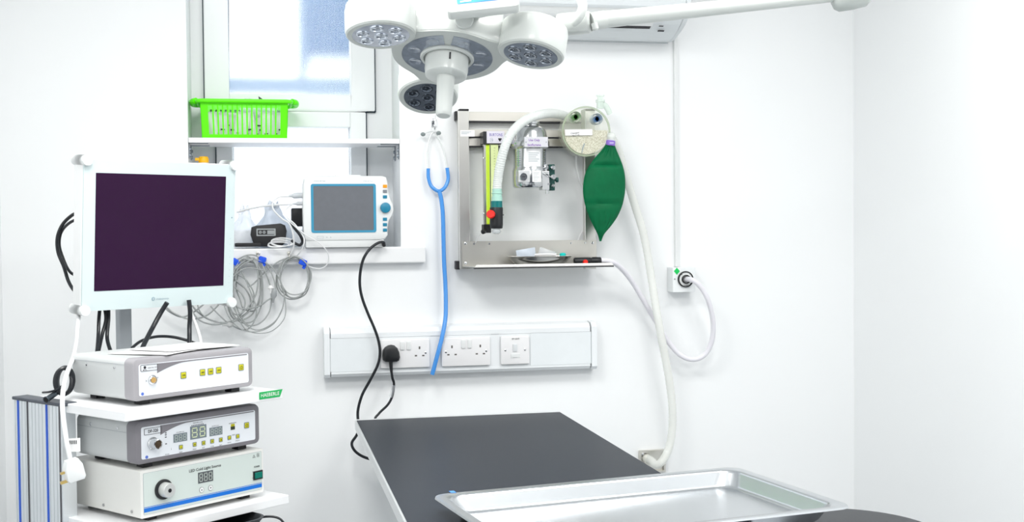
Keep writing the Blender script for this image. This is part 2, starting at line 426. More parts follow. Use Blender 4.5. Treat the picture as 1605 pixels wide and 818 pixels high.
for side, nn, m0 in (('f', 15, .085), ('b', 15, .085), ('l', 6, .12), ('r', 6, .12)):
    bpanel(0, 1, 0, .10, side); bpanel(0, 1, .90, 1, side); bpanel(0, m0, .1, .9, side); bpanel(1-m0, 1, .1, .9, side)
    step = (1-2*m0)/nn
    for k in range(nn-1):
        c = m0+step*(k+1); bpanel(c-step*.16, c+step*.16, .1, .9, side)
bb.box((ux0, by0+.018, sz1+.0005), (ux1, by1-.018, sz1+.003))
bb.build('basket_body', greenb, bk)
rr = rrect(tx0-.009, by0-.001, tx1+.009, by1+.001, .02, 5)
rb = MB(); rb.tube([(p[0], p[1], bz1) for p in rr], .0062, seg=10, closed=True, smoothpath=False)
for xa, s_ in ((tx0-.012, -1), (tx1+.012, 1)):
    rb.tube([(xa, by0+.03, bz1+.002), (xa+s_*.010, by0+.045, bz1+.001), (xa+s_*.012, .085, bz1), (xa+s_*.010, by1-.045, bz1+.001), (xa, by1-.03, bz1+.002)], .0095, seg=12)
rb.build('rim', greenb, bk)
def packet(cx, cy, cz, w, h, tilt, yaw, label, mk, group, name='sterile_packet', mm=None):
    fr = Matrix.Translation((cx, cy, cz)) @ Matrix.Rotation(yaw, 4, 'Z') @ Matrix.Rotation(tilt, 4, 'Y')
    t = thing(name, label, 'packet', None, group, fr)
    b = MB(fr); n = 8; o = []
    vs = []; fs = []
    for s_ in (-1, 1):
        for i in range(n+1):
            for j in range(n+1):
                u, v = i/n, j/n; pu = math.sin(PI*u)*math.sin(PI*v)
                vs.append(((u-.5)*w, s_*(.0006+.006*pu*(1+.4*math.sin(9*u+5*v))), v*h))
    N = (n+1)**2
    for i in range(n):
        for j in range(n):
            a = i*(n+1)+j; fs.append((a, a+n+1, a+n+2, a+1)); fs.append((N+a, N+a+1, N+a+n+2, N+a+n+1))
    b.add(vs, fs, smooth=True); b.build('pouch', mm or paper, t)
    if mk:
        p = MB(fr)
        for k in range(mk):
            z0 = h*(.12+.17*k); p.box((-w*.3+.01*(k % 2), -.0082, z0), (-w*.3+.01*(k % 2)+w*random.uniform(.15, .4), -.0076, z0+.0035))
        p.build('print', inkb, t)
    return t
desc = ['far left', 'second from left', 'third from left', 'middle', 'fourth from right', 'third from right', 'second from right', 'far right']
for k in range(8):
    cx = lerp(ux0+.025, ux1-.025, k/7)
    packet(cx, .055+.012*(k % 3), sz1+.006, .040, .075, [-.10, .05, .08, .14, -.12, .10, -.08, .06][k], random.uniform(-.15, .15), 'white paper packet upright behind the basket slots, '+desc[k], (k % 3)+1, 'packets in the lime basket')
pk = packet(WX(405, 160, .08), .08, sz1+.058, .11, .038, 0, 0, 'clear bulging packet with printed name on top of the lime basket', 0, None, mm=clear)
q = MB(); P = W(383, 156.5, -.07); q.text('mindray', P.x, .071, P.z, .0055, ext=0); P = W(405, 156, -.07)
q.add([(P.x, .0705, P.z+.010), (P.x+.012, .0705, P.z+.002), (P.x+.012, .0705, P.z-.006), (P.x+.002, .0705, P.z-.004)], [(0, 1, 2, 3)])
q.build('print', inkb, pk)

# ------------------------------------------------- vital signs monitor
MY = .055
pm = thing('patient_monitor', 'white bedside vital signs monitor with blue-framed grey screen on the sill', 'monitor', (W(540, 386, MY).x, -MY+.07, sillz))
def wo(pts, off): return [(W(x, y, off).x, W(x, y, off).z) for x, y in pts]
def smooth2(o, n=4): return [(p.x, p.y) for p in catmull([V((a, c)) for a, c in o], n, True)]
zb = sillz
outl = wo([(482, 276.5), (540, 275.5), (600, 275.5), (605.5, 278), (607.5, 285), (608.5, 300), (612, 312), (616.5, 322), (617, 330), (614.5, 338), (609.5, 346), (607.5, 358), (608, 368), (604, 374), (597, 376), (540, 376.8), (480, 377.5), (477, 374), (475.5, 365), (474.5, 330), (474.8, 290), (476.5, 280)], MY)
outl = list(reversed(outl))
b = MB(); b.prism(outl, -MY, -MY+.10, bev=.005); b.build('case', white, pm)
b = MB(); x0, x1 = WX(479, 380, MY), WX(602, 380, MY)
b.prism(rrect(x0, zb+.0005, x1, WZ(540, 374, MY), .004), -MY+.004, -MY+.11, bev=.003); b.build('foot', white, pm)
b = MB(); b.prism(rrect(WX(526, 276, MY), WZ(545, 278, MY), WX(566, 276, MY), WZ(545, 273.5, MY), .002), -MY+.02, -MY+.08, bev=.001); b.build('handle', white, pm)
def rr_px(x0, y0, x1, y1, off, r): 
    a = W(x0, y1, off); c = W(x1, y0, off); return rrect(a.x, a.z, c.x, c.z, r)
b = MB(); b.ringprism(rr_px(488, 288, 589, 365, MY, .006), rr_px(492, 291.5, 585, 361.5, MY, .003), -MY-.0015, -MY+.003); b.build('screen_frame', tealb, pm)
b = MB(); b.prism(rr_px(491, 290.5, 586, 362.5, MY, .003), -MY-.0004, -MY+.002); b.build('screen', mscreen, pm)
kc = W(604, 325.5, MY); b = MB(); b.lathe([(.0155, 0), (.0155, .004), (.0145, .010), (.012, .0115), (.0, .0118)], (kc.x, -MY, kc.z), (0, -1, 0)); b.build('knob', knobb, pm)
for (py, mm, nm) in ((291.8, orange, 'key'), (299.8, mat('grey key', (.22, .24, .27), .4), 'key'), (308.5, knobb, 'key'), (343.5, knobb, 'key'), (352, knobb, 'key'), (360.5, knobb, 'key')):
    b = MB(); b.prism(rr_px(600.2, py-2.5, 606.6, py+2.5, MY, .001), -MY-.002, -MY+.001, bev=.0005); b.build(nm, mm, pm)
b = MB(); P = W(492, 284.6, MY); b.text('mindray', P.x, -MY, P.z, .0042, width=.034, bold=.01); P = W(569, 284.6, MY); b.text('iMEC8 Vet', P.x, -MY, P.z, .0028, width=.028)
P = W(497.5, 372.5, MY); b.ringprism(rr_px(497, 370, 507, 374, MY, .001), inset(rr_px(497, 370, 507, 374, MY, .001), .0005), -MY-.0003, -MY)
for px in (512.5, 518.5): P = W(px, 372, MY); b.prism(rrect(P.x-.001, P.z-.001, P.x+.001, P.z+.0016, .0003), -MY-.0003, -MY)
b.build('lettering', inkg, pm)

# --------------------------------------------------------- sill clutter
dev = thing('handheld_case', 'black rugged handheld unit with grey sockets lying on the sill beside clear bags', 'device', (W(418, 387, .03).x, 0, sillz))
b = MB(); ol = list(reversed(wo([(394, 356), (402, 353.5), (440, 350), (447, 353), (449.5, 362), (447, 381), (440, 386.6), (405, 386.6), (397, 381), (392.5, 368)], .03)))
b.prism(ol, -.03, .03, bev=.005); b.build('shell', rubber, dev)
b = MB(); b.ringprism(rr_px(402, 358, 432, 370, .03, .002), rr_px(404, 360, 430, 368, .03, .002), -.0315, -.03)
for px in (408, 414): P = W(px, 364, .03); b.lathe([(.0045, 0), (.0045, .002), (.002, .002), (.002, .0)], (P.x, -.03, P.z), (0, -1, 0), seg=14)
b.prism(rr_px(419, 361, 430, 367, .03, .001), -.0325, -.03); b.build('socket', gconn, dev)
fl = MB(); fl.prism(rr_px(368, 380.5, 409, 386.8, .035, .003), -.035, .02, bev=.002)
o1 = tag(fl.build('flat_connector', rubber), 'flat black connector block beside the big monitor, low on the sill', 'connector'); 
def crumple(name, cx, cy, z0, w, d, h, mm, label, cat, seed, group=None, ring=22):
    random.seed(seed); b = MB(); rows = 12; vs = []
    ph = [random.uniform(0, 6.28) for _ in range(8)]
    for i in range(rows+1):
        t = i/rows; prof = (.55+.5*math.sin(PI*min(1, t*1.15+.12))) * (1-.35*t) if i < rows else .35
        vs.append([V((cx+math.cos(a)*w/2*prof*(1+.16*math.sin(3*a+ph[0]+5*t)+.1*math.sin(7*a+ph[1]-9*t)), cy+math.sin(a)*d/2*prof*(1+.18*math.sin(4*a+ph[2]+6*t)), z0+.0008+h*t*(1+.10*math.sin(2*a+ph[3])*t+.08*math.sin(5*a+ph[4])*t))) for a in [2*PI*k/ring for k in range(ring)]])
    b.loft(vs, cap1=True); return tag(b.build(name, mm), label, cat, group)
crumple('plastic_bag', WX(384, 360, 0)+.0, .045, sillz, .09, .07, .115, clear, 'crumpled clear plastic bag of tubing next to the big screen', 'bag', 3)
crumple('plastic_bag', WX(428, 350, -.07)+.0, .10, sillz, .13, .07, .125, clear2, 'milky blue plastic bag standing behind the black handheld unit', 'bag', 5)
for i, (px, py, s_) in enumerate(((382, 352, 1), (378, 368, -1))):
    P = W(px, py, -.02); fr = Matrix.Translation(P)
    b = MB(); b.box((P.x-.018, P.y-.018, P.z-.010), (P.x+.018, P.y-.004, P.z+.010))
coil = MB()
for k in range(6):
    a = random.uniform(-.2, .2); cx, cz_ = W(436+k*1.5, 379-k*.6, .045).x, sillz+.010+.0018*k
    coil.tube([(cx+(.030+.002*(k % 3))*math.cos(t), -.045+.013*math.sin(t), cz_+(.007+.001*k)*math.sin(t+a)) for t in [2*PI*j/14 for j in range(14)]], .0011, closed=True, seg=6, n=3)
tag(coil.build('thin_tubing', wcord), 'small coil of thin white tubing on the sill before the black unit', 'tubing')
for (x0_, y0_, x1_, lab, rr_) in ((452, 307, 476, 'grey rounded plug in the upper left side of the bedside monitor', .0085), (458, 319.5, 477, 'grey slim plug in the side of the bedside monitor, under the rounded plug', .006)):
    A = W(x0_, y0_, .02); B2 = W(x1_, y0_-1.0, .02)
    B2.x = min(B2.x, W(475.5, 300, MY).x+.004)
    t = thing('cable_plug', lab, 'plug', A)
    b = MB(); b.lathe([(rr_*.35, 0), (rr_*.5, .008), (rr_*.75, .012), (rr_, .016), (rr_, (B2-A).length*.85), (rr_*.8, (B2-A).length)], A, B2-A, seg=18); b.build('plug_body', mat('plug grey', (.62, .65, .68), .4), t)
b = MB(); P = W(463, 332, .0); b.prism(rr_px(457, 326, 475, 355, .0, .003), 0.0, .05, bev=.002)
tag(b.build('adapter_block', black), 'small black module against the left side of the bedside monitor', 'adapter')
b = MB(); b.tube(wp([(456, 348, .03), (462, 358, .04), (470, 368, .045), (474, 378, .045), (470, 384, .045), (462, 381, .045), (457, 377, .04)]), .0042, seg=10)
tag(b.build('short_cable', cordm), 'short thick black cable curling down beside the bedside monitor', 'cable')
for i, (pts, r, lab) in enumerate((
    ([(454, 308, .02), (438, 308.6, .03), (428.4, 316, .04), (428.4, 328, .05), (441, 342, .055), (454, 351.5, .055), (460.2, 372, .055), (460, 388, .045), (454, 400, .035)], .0024, 'white cable curling from rounded grey plug down over the sill edge'),
    ([(371, 332.4, -.01), (403, 324.5, .02), (431.6, 321.3, .03), (457, 319.7, .02)], .0030, 'white cable running level across the window behind the big screen edge'),
    ([(458, 320.5, .02), (449, 327.7, .04), (450.7, 340.4, .05), (463.4, 353, .055), (476, 372, .065), (474.5, 388, .06), (463.4, 403, .035)], .0022, 'white cable dropping past the left edge of the bedside monitor'),
    ([(451, 345, .05), (476, 365.8, .07), (501.5, 381.7, .07), (514.2, 397.6, .06), (513, 413.5, .045), (501.5, 421, .04), (482.4, 416.6, .04), (478, 408, .04)], .0016, 'thin white cable looping below the sill under the bedside monitor'),
    ([(376, 318, -.03), (382, 292, -.04), (390, 298, -.04), (400, 312, -.04), (405, 306, -.04), (412, 318, -.04)], .0008, 'very fine clear wire arching above the plastic bags'))):
    b = MB(); b.tube(wp(pts), r, seg=8); tag(b.build('sensor_cable', wcord), lab, 'cable')

# hanging cable coils with hooks and blue straps
def cable_coil(label, hook, loops, strapp, extra=(), hookpart=True, conn=()):
    H = W(hook[0], hook[1], .03)
    t = thing('hanging_cable_coil', label, 'cable coil', W(hook[0], hook[1]+15, .03), 'looped sensor cables hanging under the sill')
    for pts, r in loops:
        b = MB(); b.tube(wp(pts), r*1.15, seg=8); b.build('cable', gcord, t)
    if strapp:
        P = W(*strapp, .045); b = MB(); b.M = Matrix.Translation(P) @ Matrix.Rotation(random.uniform(.3, .7), 4, 'Y')
        b.prism(rrect(-.011, -.008, .011, .010, .004), -.008, .008, bev=.003); b.prism(rrect(.004, -.016, .013, -.002, .002), -.004, .004, bev=.001); b.build('strap', strap, t)
    for (px, py, l, ang, mm) in conn:
        P = W(px, py, .05); b = MB(); b.M = Matrix.Translation(P) @ Matrix.Rotation(ang, 4, 'Y')
        b.loft([[(x, y, z) for x, y in [(w*math.cos(q), .6*w*math.sin(q)) for q in [2*PI*k/12 for k in range(12)]]] for w, z in ((.003, 0), (.008, -.006), (.009, -l*.7), (.004, -l), (.0025, -l-.012))])
        b.build('connector', mm, t)
    return t
def ell(cx, cy, rx, ry, a0=90, turns=1., off=.04, jit=1.5, tilt=0., n=12):
    out = []
    N = int(n*turns)
    for k in range(N+1):
        a = math.radians(a0)+2*PI*k/n
        x = rx*math.cos(a); y = -ry*math.sin(a)
        out.append((cx+x*math.cos(tilt)-y*math.sin(tilt)+random.uniform(-jit, jit), cy+x*math.sin(tilt)+y*math.cos(tilt)+random.uniform(-jit, jit), off+random.uniform(-.004, .006)))
    return out
random.seed(11)
cable_coil('neat round coil of grey cable hanging under the sill with blue strap at right', (453, 402), [
    (ell(461, 434, 25, 33, 60, 1.1, .040, 1.3), .0018), (ell(462, 436, 22, 31, 90, 1.05, .044, 1.2), .0018), (ell(463, 432, 24, 30, 100, 1.1, .048, 1.2), .0016), (ell(459, 437, 26, 33, 80, 1.02, .038, 1.2), .0018),
    ([(478, 411, .04), (462, 404, .042), (440, 408, .04), (418, 424, .04), (398, 444, .045), (388, 450, .045)], .0018)], (474.5, 411.5))
cable_coil('large tangled coil of grey cables hanging from the middle hook below the sill', (404.6, 403), [
    (ell(381, 452, 27, 50, 70, 1.1, .040, 2.5, .15), .0019), (ell(386, 456, 26, 52, 95, 1.1, .046, 2.5, .1), .0018), (ell(380, 450, 22, 44, 80, 1.2, .050, 2.5, .2), .0018), (ell(390, 448, 20, 40, 60, 1.0, .038, 2.5, -.1), .0018),
    (ell(403, 462, 42, 55, 88, 1.0, .052, 2., -.1), .0015), (ell(398, 470, 48, 50, 75, .75, .056, 2., .05), .0013), (ell(395, 455, 30, 56, 120, 1.0, .043, 2.5, -.15), .0018),
    ([(412, 408, .04), (424, 425, .045), (431, 445, .05), (431, 462, .05), (420, 470, .05), (405, 480, .05), (380, 484, .05), (366, 476, .05)], .0019)], (411, 407.5), conn=((430, 452, .03, .1, gconn), (424, 447, .012, 0, mat('pale clip', (.8, .8, .8), .5))))
cable_coil('grey cable bundle draped low behind the lower edge of the big screen', (369, 404), [
    (ell(345, 470, 46, 36, 40, 1.1, .040, 2.5, .1), .0021), (ell(340, 474, 42, 34, 60, 1.05, .045, 2.5, .15), .0020), (ell(352, 466, 45, 40, 70, 1.05, .05, 2.5, .05), .0018),
    ([(370, 410, .04), (352, 440, .035), (320, 476, .035), (290, 496, .04), (268, 490, .04), (255, 478, .04)], .0021), ([(371, 412, .045), (362, 450, .045), (330, 490, .045), (300, 500, .045), (275, 492, .045), (262, 482, .04)], .0020),
    ([(372, 412, .05), (392, 455, .05), (402, 490, .05), (388, 516, .05), (360, 508, .05), (330, 480, .045)], .0018), ([(373, 425, .05), (366, 470, .055), (384, 515, .055), (420, 521, .055), (445, 500, .055), (447, 470, .05), (440, 447, .05)], .0012)], (368.7, 411), conn=((366, 508, .02, 1.5, mat('soft grey sleeve', (.55, .56, .56), .5)),))
for i, px in enumerate((404.6, 453)):
    P = W(px, 397, .03)
    t = thing('cup_hook', ('steel cup hook on the sill front holding the large tangled coil', 'steel cup hook on the sill front holding the neat round coil')[i], 'hook', P, 'cup hooks screwed to the sill front')
    b = MB(); b.lathe([(.006, 0), (.006, .002), (.003, .004)], P, (0, -1, 0), seg=16); b.tube([P+V((0, -.003, 0)), P+V((0, -.018, .001)), P+V((0, -.026, -.008)), P+V((0, -.020, -.018)), P+V((0, -.008, -.018))], .0015, seg=8); b.build('hook', steel, t)

# -------------------------------------------------------------- trunking
TO = .05
tz0, tz1 = 1.018, 1.167; tx_0, tx_1 = W(507, 550, .02).x, W(936, 545, TO).x
fz0, fz1 = 1.031, 1.150
tr = thing('wall_trunking', 'long white cable trunking on the wall carrying sockets and a switch', 'trunking', ((tx_0+tx_1)/2, 0, tz0))
def extr_x(b, prof, x0, x1, m=None): return b.loft([[(x, y, z) for y, z in prof] for x in (x0, x1)], m, smooth=False)
prof = [(-.0005, tz0), (-TO+.008, tz0+.004), (-TO, fz0), (-TO, 1.037), (-TO+.002, 1.037), (-TO+.002, 1.137), (-TO, 1.137), (-TO, fz1), (-TO+.012, tz1-.004), (-.0005, tz1)]
extr_x(MB(), prof, tx_0+.02, tx_1-.022).build('channel', trunkm, tr)
px1 = WX(517.3, 550, TO); px2 = WX(927, 545, TO)
pe = [(-.0005, tz0-.002), (-TO+.006, tz0+.002), (-TO-.0025, fz0-.001), (-TO-.0025, fz1+.001), (-TO+.010, tz1-.002), (-.0005, tz1+.002)]
for a, c in ((tx_0, px1), (px2, tx_1)):
    extr_x(MB(), pe, a, c).build('end_cap', trunkm, tr, bevel=.002)
sp = [(WX(596, 550, TO), WX(673, 550, TO)), (WX(691.7, 550, TO), WX(767.8, 550, TO)), (WX(784.3, 548, TO), WX(829, 548, TO))]
edges = [px1, sp[0][0]-.004, sp[0][1]+.004, sp[1][0]-.004, sp[1][1]+.004, sp[2][0]-.004, sp[2][1]+.004, px2]
for a, c in ((edges[0], edges[1]), (edges[6], edges[7])):
    MB().box((a+.001, -TO+.0005, 1.0378), (c-.001, -TO+.0025, 1.1362)).build('cover', mat('trunk cover', (.80, .84, .86), .3), tr)
for a, c in ((edges[0], edges[1]), (edges[2], edges[3]), (edges[4], edges[5]), (edges[6], edges[7])): MB().box((a, -TO+.0012, 1.1362), (c, -TO+.0020, 1.1372)).build('seam', seam, tr)
for a in (px1, px2): MB().box((a-.0008, -TO-.0006, 1.037), (a+.0006, -TO+.002, 1.137)).build('seam', seam, tr)
PZ0, PZ1 = 1.044, 1.130
def screw(b, x, y, z, r=.0035): b.lathe([(r, 0), (r, .0008), (r*.75, .0014), (0, .0015)], (x, y, z), (0, -1, 0), seg=14)
def double_socket(x0, x1, label):
    t = thing('double_socket', label, 'power socket', ((x0+x1)/2, -TO, PZ0), 'double power sockets on the trunking')
    yf = -TO-.009; w = x1-x0; k = w/.146
    MB().prism(rrect(x0, PZ0, x1, PZ1, .004), yf, -TO+.0005, bev=.003).build('face_plate', socketw, t)
    cx = (x0+x1)/2
    for s_ in (-1, 1):
        q = MB(); X = cx+s_*.0095*k+.001; q.prism(rrect(X-.006, 1.098, X+.006, 1.123, .0018), yf-.004, yf+.001, bev=.0007); q.build('rocker', white, t)
    for s_ in (-1, 1):
        X = cx+s_*.0425*k; q = MB(); ze = 1.103
        q.box((X-.0022, yf-.0004, ze-.004), (X+.0022, yf+.001, ze+.004))
        for dx in (-.011, .011): q.box((X+dx-.0034, yf-.0004, ze-.0255), (X+dx+.0034, yf+.001, ze-.0215))
        q.build('pin_holes', mat('pin hole dark', (.10, .09, .08), .6), t)
        q = MB(); screw(q, cx+s_*.0605*k, yf, 1.088); q.build('screw', chrome, t)
    return t
double_socket(*sp[0], 'double white power socket with a black plug in its left half')
double_socket(*sp[1], 'double white power socket with nothing plugged in, in the middle of the trunking')
x0, x1 = sp[2]; t = thing('fused_switch', 'single white fused switch with printed label right of the sockets', 'switch', ((x0+x1)/2, -TO, PZ0)); yf = -TO-.009; cx = (x0+x1)/2
MB().prism(rrect(x0, PZ0, x1, PZ1, .004), yf, -TO+.0005, bev=.003).build('face_plate', socketw, t)
q = MB(); q.prism(rrect(cx-.008, 1.083, cx+.006, 1.106, .0018), yf-.003, yf+.001, bev=.0006); q.build('rocker', mat('switch rocker', (.72, .75, .77), .3), t)
q = MB(); q.prism(rrect(cx-.014, 1.064, cx+.014, 1.078, .001), yf-.0015, yf+.001, bev=.0005); q.build('fuse_holder', white, t)
q = MB(); q.box((cx-.0075, yf-.0018, 1.0645), (cx+.006, yf-.0014, 1.0652)); q.build('slot', seam, t)
for s_ in (-1, 1): q = MB(); screw(q, cx+s_*.0305, yf, 1.088); q.build('screw', chrome, t)
q = MB(); q.box((cx-.015, yf-.0006, 1.117), (cx+.017, yf, 1.126)); q.build('label_strip', paper, t)
q = MB(); q.text('OP LIGHT', cx+.001, yf-.0008, 1.1195, .0042, align='CENTER', width=.024, bold=.02); q.build('label_text', inkb, t)

# black plug
t = thing('mains_plug', 'black three-pin plug in the left double socket with short cord dropping behind table', 'plug', W(613, 570, TO+.03))
b = MB(); yp = TO+.009; ol = list(reversed(wo([(604, 545), (609, 542), (614, 541), (619, 542), (623.5, 546), (626.5, 553), (627.5, 560), (626, 565.5), (622, 567.5), (613, 568), (604, 567.5), (600.8, 565), (600, 559), (600.5, 550)], yp+.02)))
b.prism(ol, -yp-.022, -yp, bev=.008); b.build('plug_body', black, t)
b = MB(); b.tube(wp([(612.5, 564, yp+.012), (613, 575, yp+.012), (613.5, 583, yp+.012)]), lambda u: .0062-.0022*u, seg=12); b.build('strain_relief', black, t)
b = MB(); b.tube(wp([(613.3, 580, yp+.012), (615, 592, yp+.012), (617.5, 602, .065), (615, 620, .05), (608, 634, .05), (594, 648, .05), (588, 660, .06), (600, 690, .08), (620, 720, .08)]), .0038, seg=10); b.build('cord', cordm, t)
b = MB(); b.tube(wp([(617.3, 603, .064), (615.5, 612, .058), (612.5, 622, .053)]), .0052, seg=10); b.build('tag_sleeve', clear, t)
b = MB(); b.tube(wp([(606, 655, .05), (606, 655.1, .05)]), .001); 
t = thing('power_cord', 'long black power cord hanging in an S curve from the bedside monitor', 'cord', W(570, 480, .05))
b = MB(); b.tube(wp([(602, 384, .050), (600.5, 379.5, .060), (592, 381, .068), (580, 390, .072), (570, 405, .075), (565, 425, .074), (564, 447, .072), (568, 468, .070), (577, 492, .070), (587, 515, .070), (593.5, 535, .070), (595.5, 553, .070), (592, 572, .070), (580, 596, .065), (568, 618, .060), (561.5, 640, .060), (561, 656, .06), (564, 668, .07), (559, 682, .07), (551.5, 694, .07), (555, 705, .07), (566, 714, .07), (582, 720, .07), (600, 724, .07), (620, 740, .07)]), .0042, seg=12, n=6); b.build('cord', cordm, t)
b = MB(); b.tube(wp([(602, 385, .050), (601, 380.5, .058)]), .0055, seg=10); b.build('cord_connector', black, t)

# ------------------------------------------------------------ stethoscope
P = W(680, 190, 0); t = thing('wall_hook', 'small chrome hook on the wall from which the blue stethoscope hangs', 'hook', P)
b = MB(); b.prism(rr_px(676, 186, 684.5, 199, .0, .002), -.004, -.0002, bev=.001); b.cyl((P.x, -.003, P.z+.0), (P.x+.004, -.003, P.z+.02), .0015, seg=8); b.build('back_plate', chrome, t)
Q = W(679.5, 202, 0); b = MB(); b.tube([Q+V((0, -.003, .010)), Q+V((0, -.012, .004)), Q+V((0, -.022, -.004)), Q+V((0, -.030, .003)), Q+V((0, -.031, .010))], .002, seg=8); b.build('hook', chrome, t)
t = thing('stethoscope', 'blue stethoscope tubing hanging on the wall with white ear tubes', 'stethoscope', W(689, 400, .03))
b = MB(); b.tube(wp([(671.5, 268, .02), (669.8, 240, .02), (672, 222, .02), (676.5, 210, .022), (682, 206, .026)]), .0026, seg=8)
b.tube(wp([(701, 266, .02), (697, 243, .02), (690, 222, .02), (684, 211, .022), (679, 206.5, .024)]), .0026, seg=8)
b.tube(wp([(682, 206, .026), (673, 206.5, .026), (665, 209, .026)]), .0018, seg=8); b.tube(wp([(678.5, 206.5, .024), (684, 206.5, .024), (689, 208.5, .024)]), .0018, seg=8); b.build('headset', mat('satin white metal', (.78, .80, .80), .3, .3), t)
for p in ((663, 210.5), (687.5, 208.5)): b = MB(); b.ball(W(*p, .025), .0062, sc=(1.2, 1, 1)); b.build('ear_tip', mat('ear tip grey', (.22, .26, .26), .5), t)
b = MB(); b.tube(wp([(671.2, 264, .02), (671.5, 278, .02), (675, 290, .022), (681, 296.5, .024), (688, 299.5, .024), (695, 296, .024), (700, 289, .022), (702.5, 279, .02), (700.8, 263, .02)]), .0056, seg=12)
b.tube(wp([(688, 298, .024), (691.5, 312, .024), (694, 335, .026), (695, 370, .028), (696, 410, .03), (698, 445, .035), (698.8, 475, .045), (698, 500, .055), (693, 528, .066), (686, 555, .070), (677.5, 587, .066)]), .0066, seg=14); b.build('tubing', blue, t)
b = MB(); b.tube(wp([(671.4, 276, .02), (671.2, 287, .0205)]), .0060, seg=12); b.tube(wp([(702.6, 273, .02), (702.8, 284, .0205)]), .0060, seg=12); 

# ------------------------------------------------------- anaesthesia rack
RK = thing('anaesthesia_rack', 'wall-mounted stainless steel frame with a bottom tray shelf for anaesthetic equipment', 'rack', (W(835, 420, 0).x, 0, W(735, 422, .05).z))
RO = .05
def pxbox(b, x0, y0, x1, y1, offf, offb, m=None):      # pixel box front face at offf, back at offb; x0.. read at the front
    a = W(x0, y1, offf); c = W(x1, y0, offf)
    am = W((x0+x1)/2, y1, offf); cm = W((x0+x1)/2, y0, offf)
    return b.box((a.x, -offf, am.z), (c.x, -offb, cm.z), m)
for (xa, xb, nm) in ((720.5, 734.8, 'upright'), (917.5, 932.5, 'upright')):
    b = MB(); pxbox(b, xa, 173.5, xb, 421.5, RO, RO-.026); b.build('upright', steelv, RK, bevel=.0015)
xL = WX(722, 200, RO-.026); xR = WX(930, 200, RO-.026)
zt1, zt0 = WZ(800, 175.8, .024), WZ(800, 190.5, .024)
b = MB(); b.box((xL-.004, -.026, zt0), (xR, -.0005, zt1)); b.build('top_rail', steel, RK, bevel=.0015)
b = MB(); b.box((xL, -.0265, zt0+.001), (xR, -.006, zt0-.004)); b.build('rail_channel', acg, RK)
za1, za0 = WZ(800, 203, .03), WZ(800, 214.5, .03); zb1, zb0 = WZ(800, 217, .03), WZ(800, 229, .03)
b = MB(); b.box((xL-.002, -.030, za0), (xR+.006, -.0005, za1)); b.build('middle_rail', steel, RK, bevel=.001)
b = MB(); b.box((xL-.002, -.030, zb0), (xR+.006, -.0005, zb1)); b.build('middle_rail', steel, RK, bevel=.001)
b = MB(); b.box((xL, -.027, za0), (xR, -.004, zb1)); b.box((xL, -.0285, zb0-.0035), (xR, -.004, zb0)); b.build('rail_channel', acg, RK)
b = MB(); pxbox(b, 721.5, 204, 744, 214, RO+.001, RO-.0005); b.build('rating_label', paper, RK)
b = MB(); P = W(723, 208, RO+.001)
for k in range(3): b.box((P.x, -RO-.0013, P.z-.003*k+.002), (P.x+.03-.006*k, -RO-.0011, P.z-.003*k+.003))
b.build('label_print', inkg, RK)
for (x0, y0, x1, y1, f, bk_) in ((719.8, 170.5, 735, 173.8, RO+.001, RO-.027), (713.5, 174, 719.8, 188.5, .027, .001), (715.3, 409, 721.5, 422.5, .045, .008), (916.8, 170.5, 933, 173.8, RO+.001, RO-.027)):
    b = MB(); pxbox(b, x0, y0, x1, y1, f, bk_); b.build('end_cap', rubber, RK, bevel=.002)
pz1, pz0 = WZ(830, 377, RO+.003), WZ(830, 419, RO+.003)
px_0, px_1 = WX(724.5, 400, RO+.003), WX(935, 400, RO+.003)
b = MB(); b.box((px_0, -RO-.003, pz0), (px_1, -RO-.0005, pz1)); b.build('tray_back', steel, RK)
LO = .150
lz = WZ(850, 418, LO)
lx_0, lx_1 = WX(743, 420, LO), WX(962, 420, LO)
b = MB(); b.add([(px_0, -RO-.002, lz+.0015), (px_1, -RO-.002, lz+.0015), (lx_1, -LO, lz+.0015), (lx_0, -LO, lz+.0015), (px_0, -RO-.002, lz), (px_1, -RO-.002, lz), (lx_1, -LO, lz), (lx_0, -LO, lz)], [(0,1,2,3),(7,6,5,4),(0,4,5,1),(1,5,6,2),(2,6,7,3),(3,7,4,0)])
lipm = brushed('lip steel', (.42, .42, .41), .45, 0)
for (a, c) in ((lx_0, lx_1),): b.add([(a, -LO, lz), (c, -LO, lz), (c-.004, -LO+.004, lz+.0085), (a+.008, -LO+.004, lz+.0085), (a, -LO+.002, lz), (c, -LO+.002, lz), (c-.004, -LO+.006, lz+.0085), (a+.008, -LO+.006, lz+.0085)], [(0,1,2,3),(7,6,5,4),(3,2,6,7),(0,3,7,4),(1,5,6,2)])
b.build('tray_shelf', lipm, RK)
b = MB(); b.box((lx_0, -LO-.0008, lz-.0035), (lx_1, -LO+.012, lz-.0002)); b.build('tray_edge_strip', acg, RK)
for (px, py) in ((729.6, 381.5), (730, 412.5), (929, 380.5), (743, 382), (767, 382), (895, 381), (917, 380.5)): P = W(px, py, RO+.003); b = MB(); screw(b, P.x, -RO-.003, P.z, .0042 if px in (729.6, 730, 929) else .0028); b.build('screw', chrome, RK)

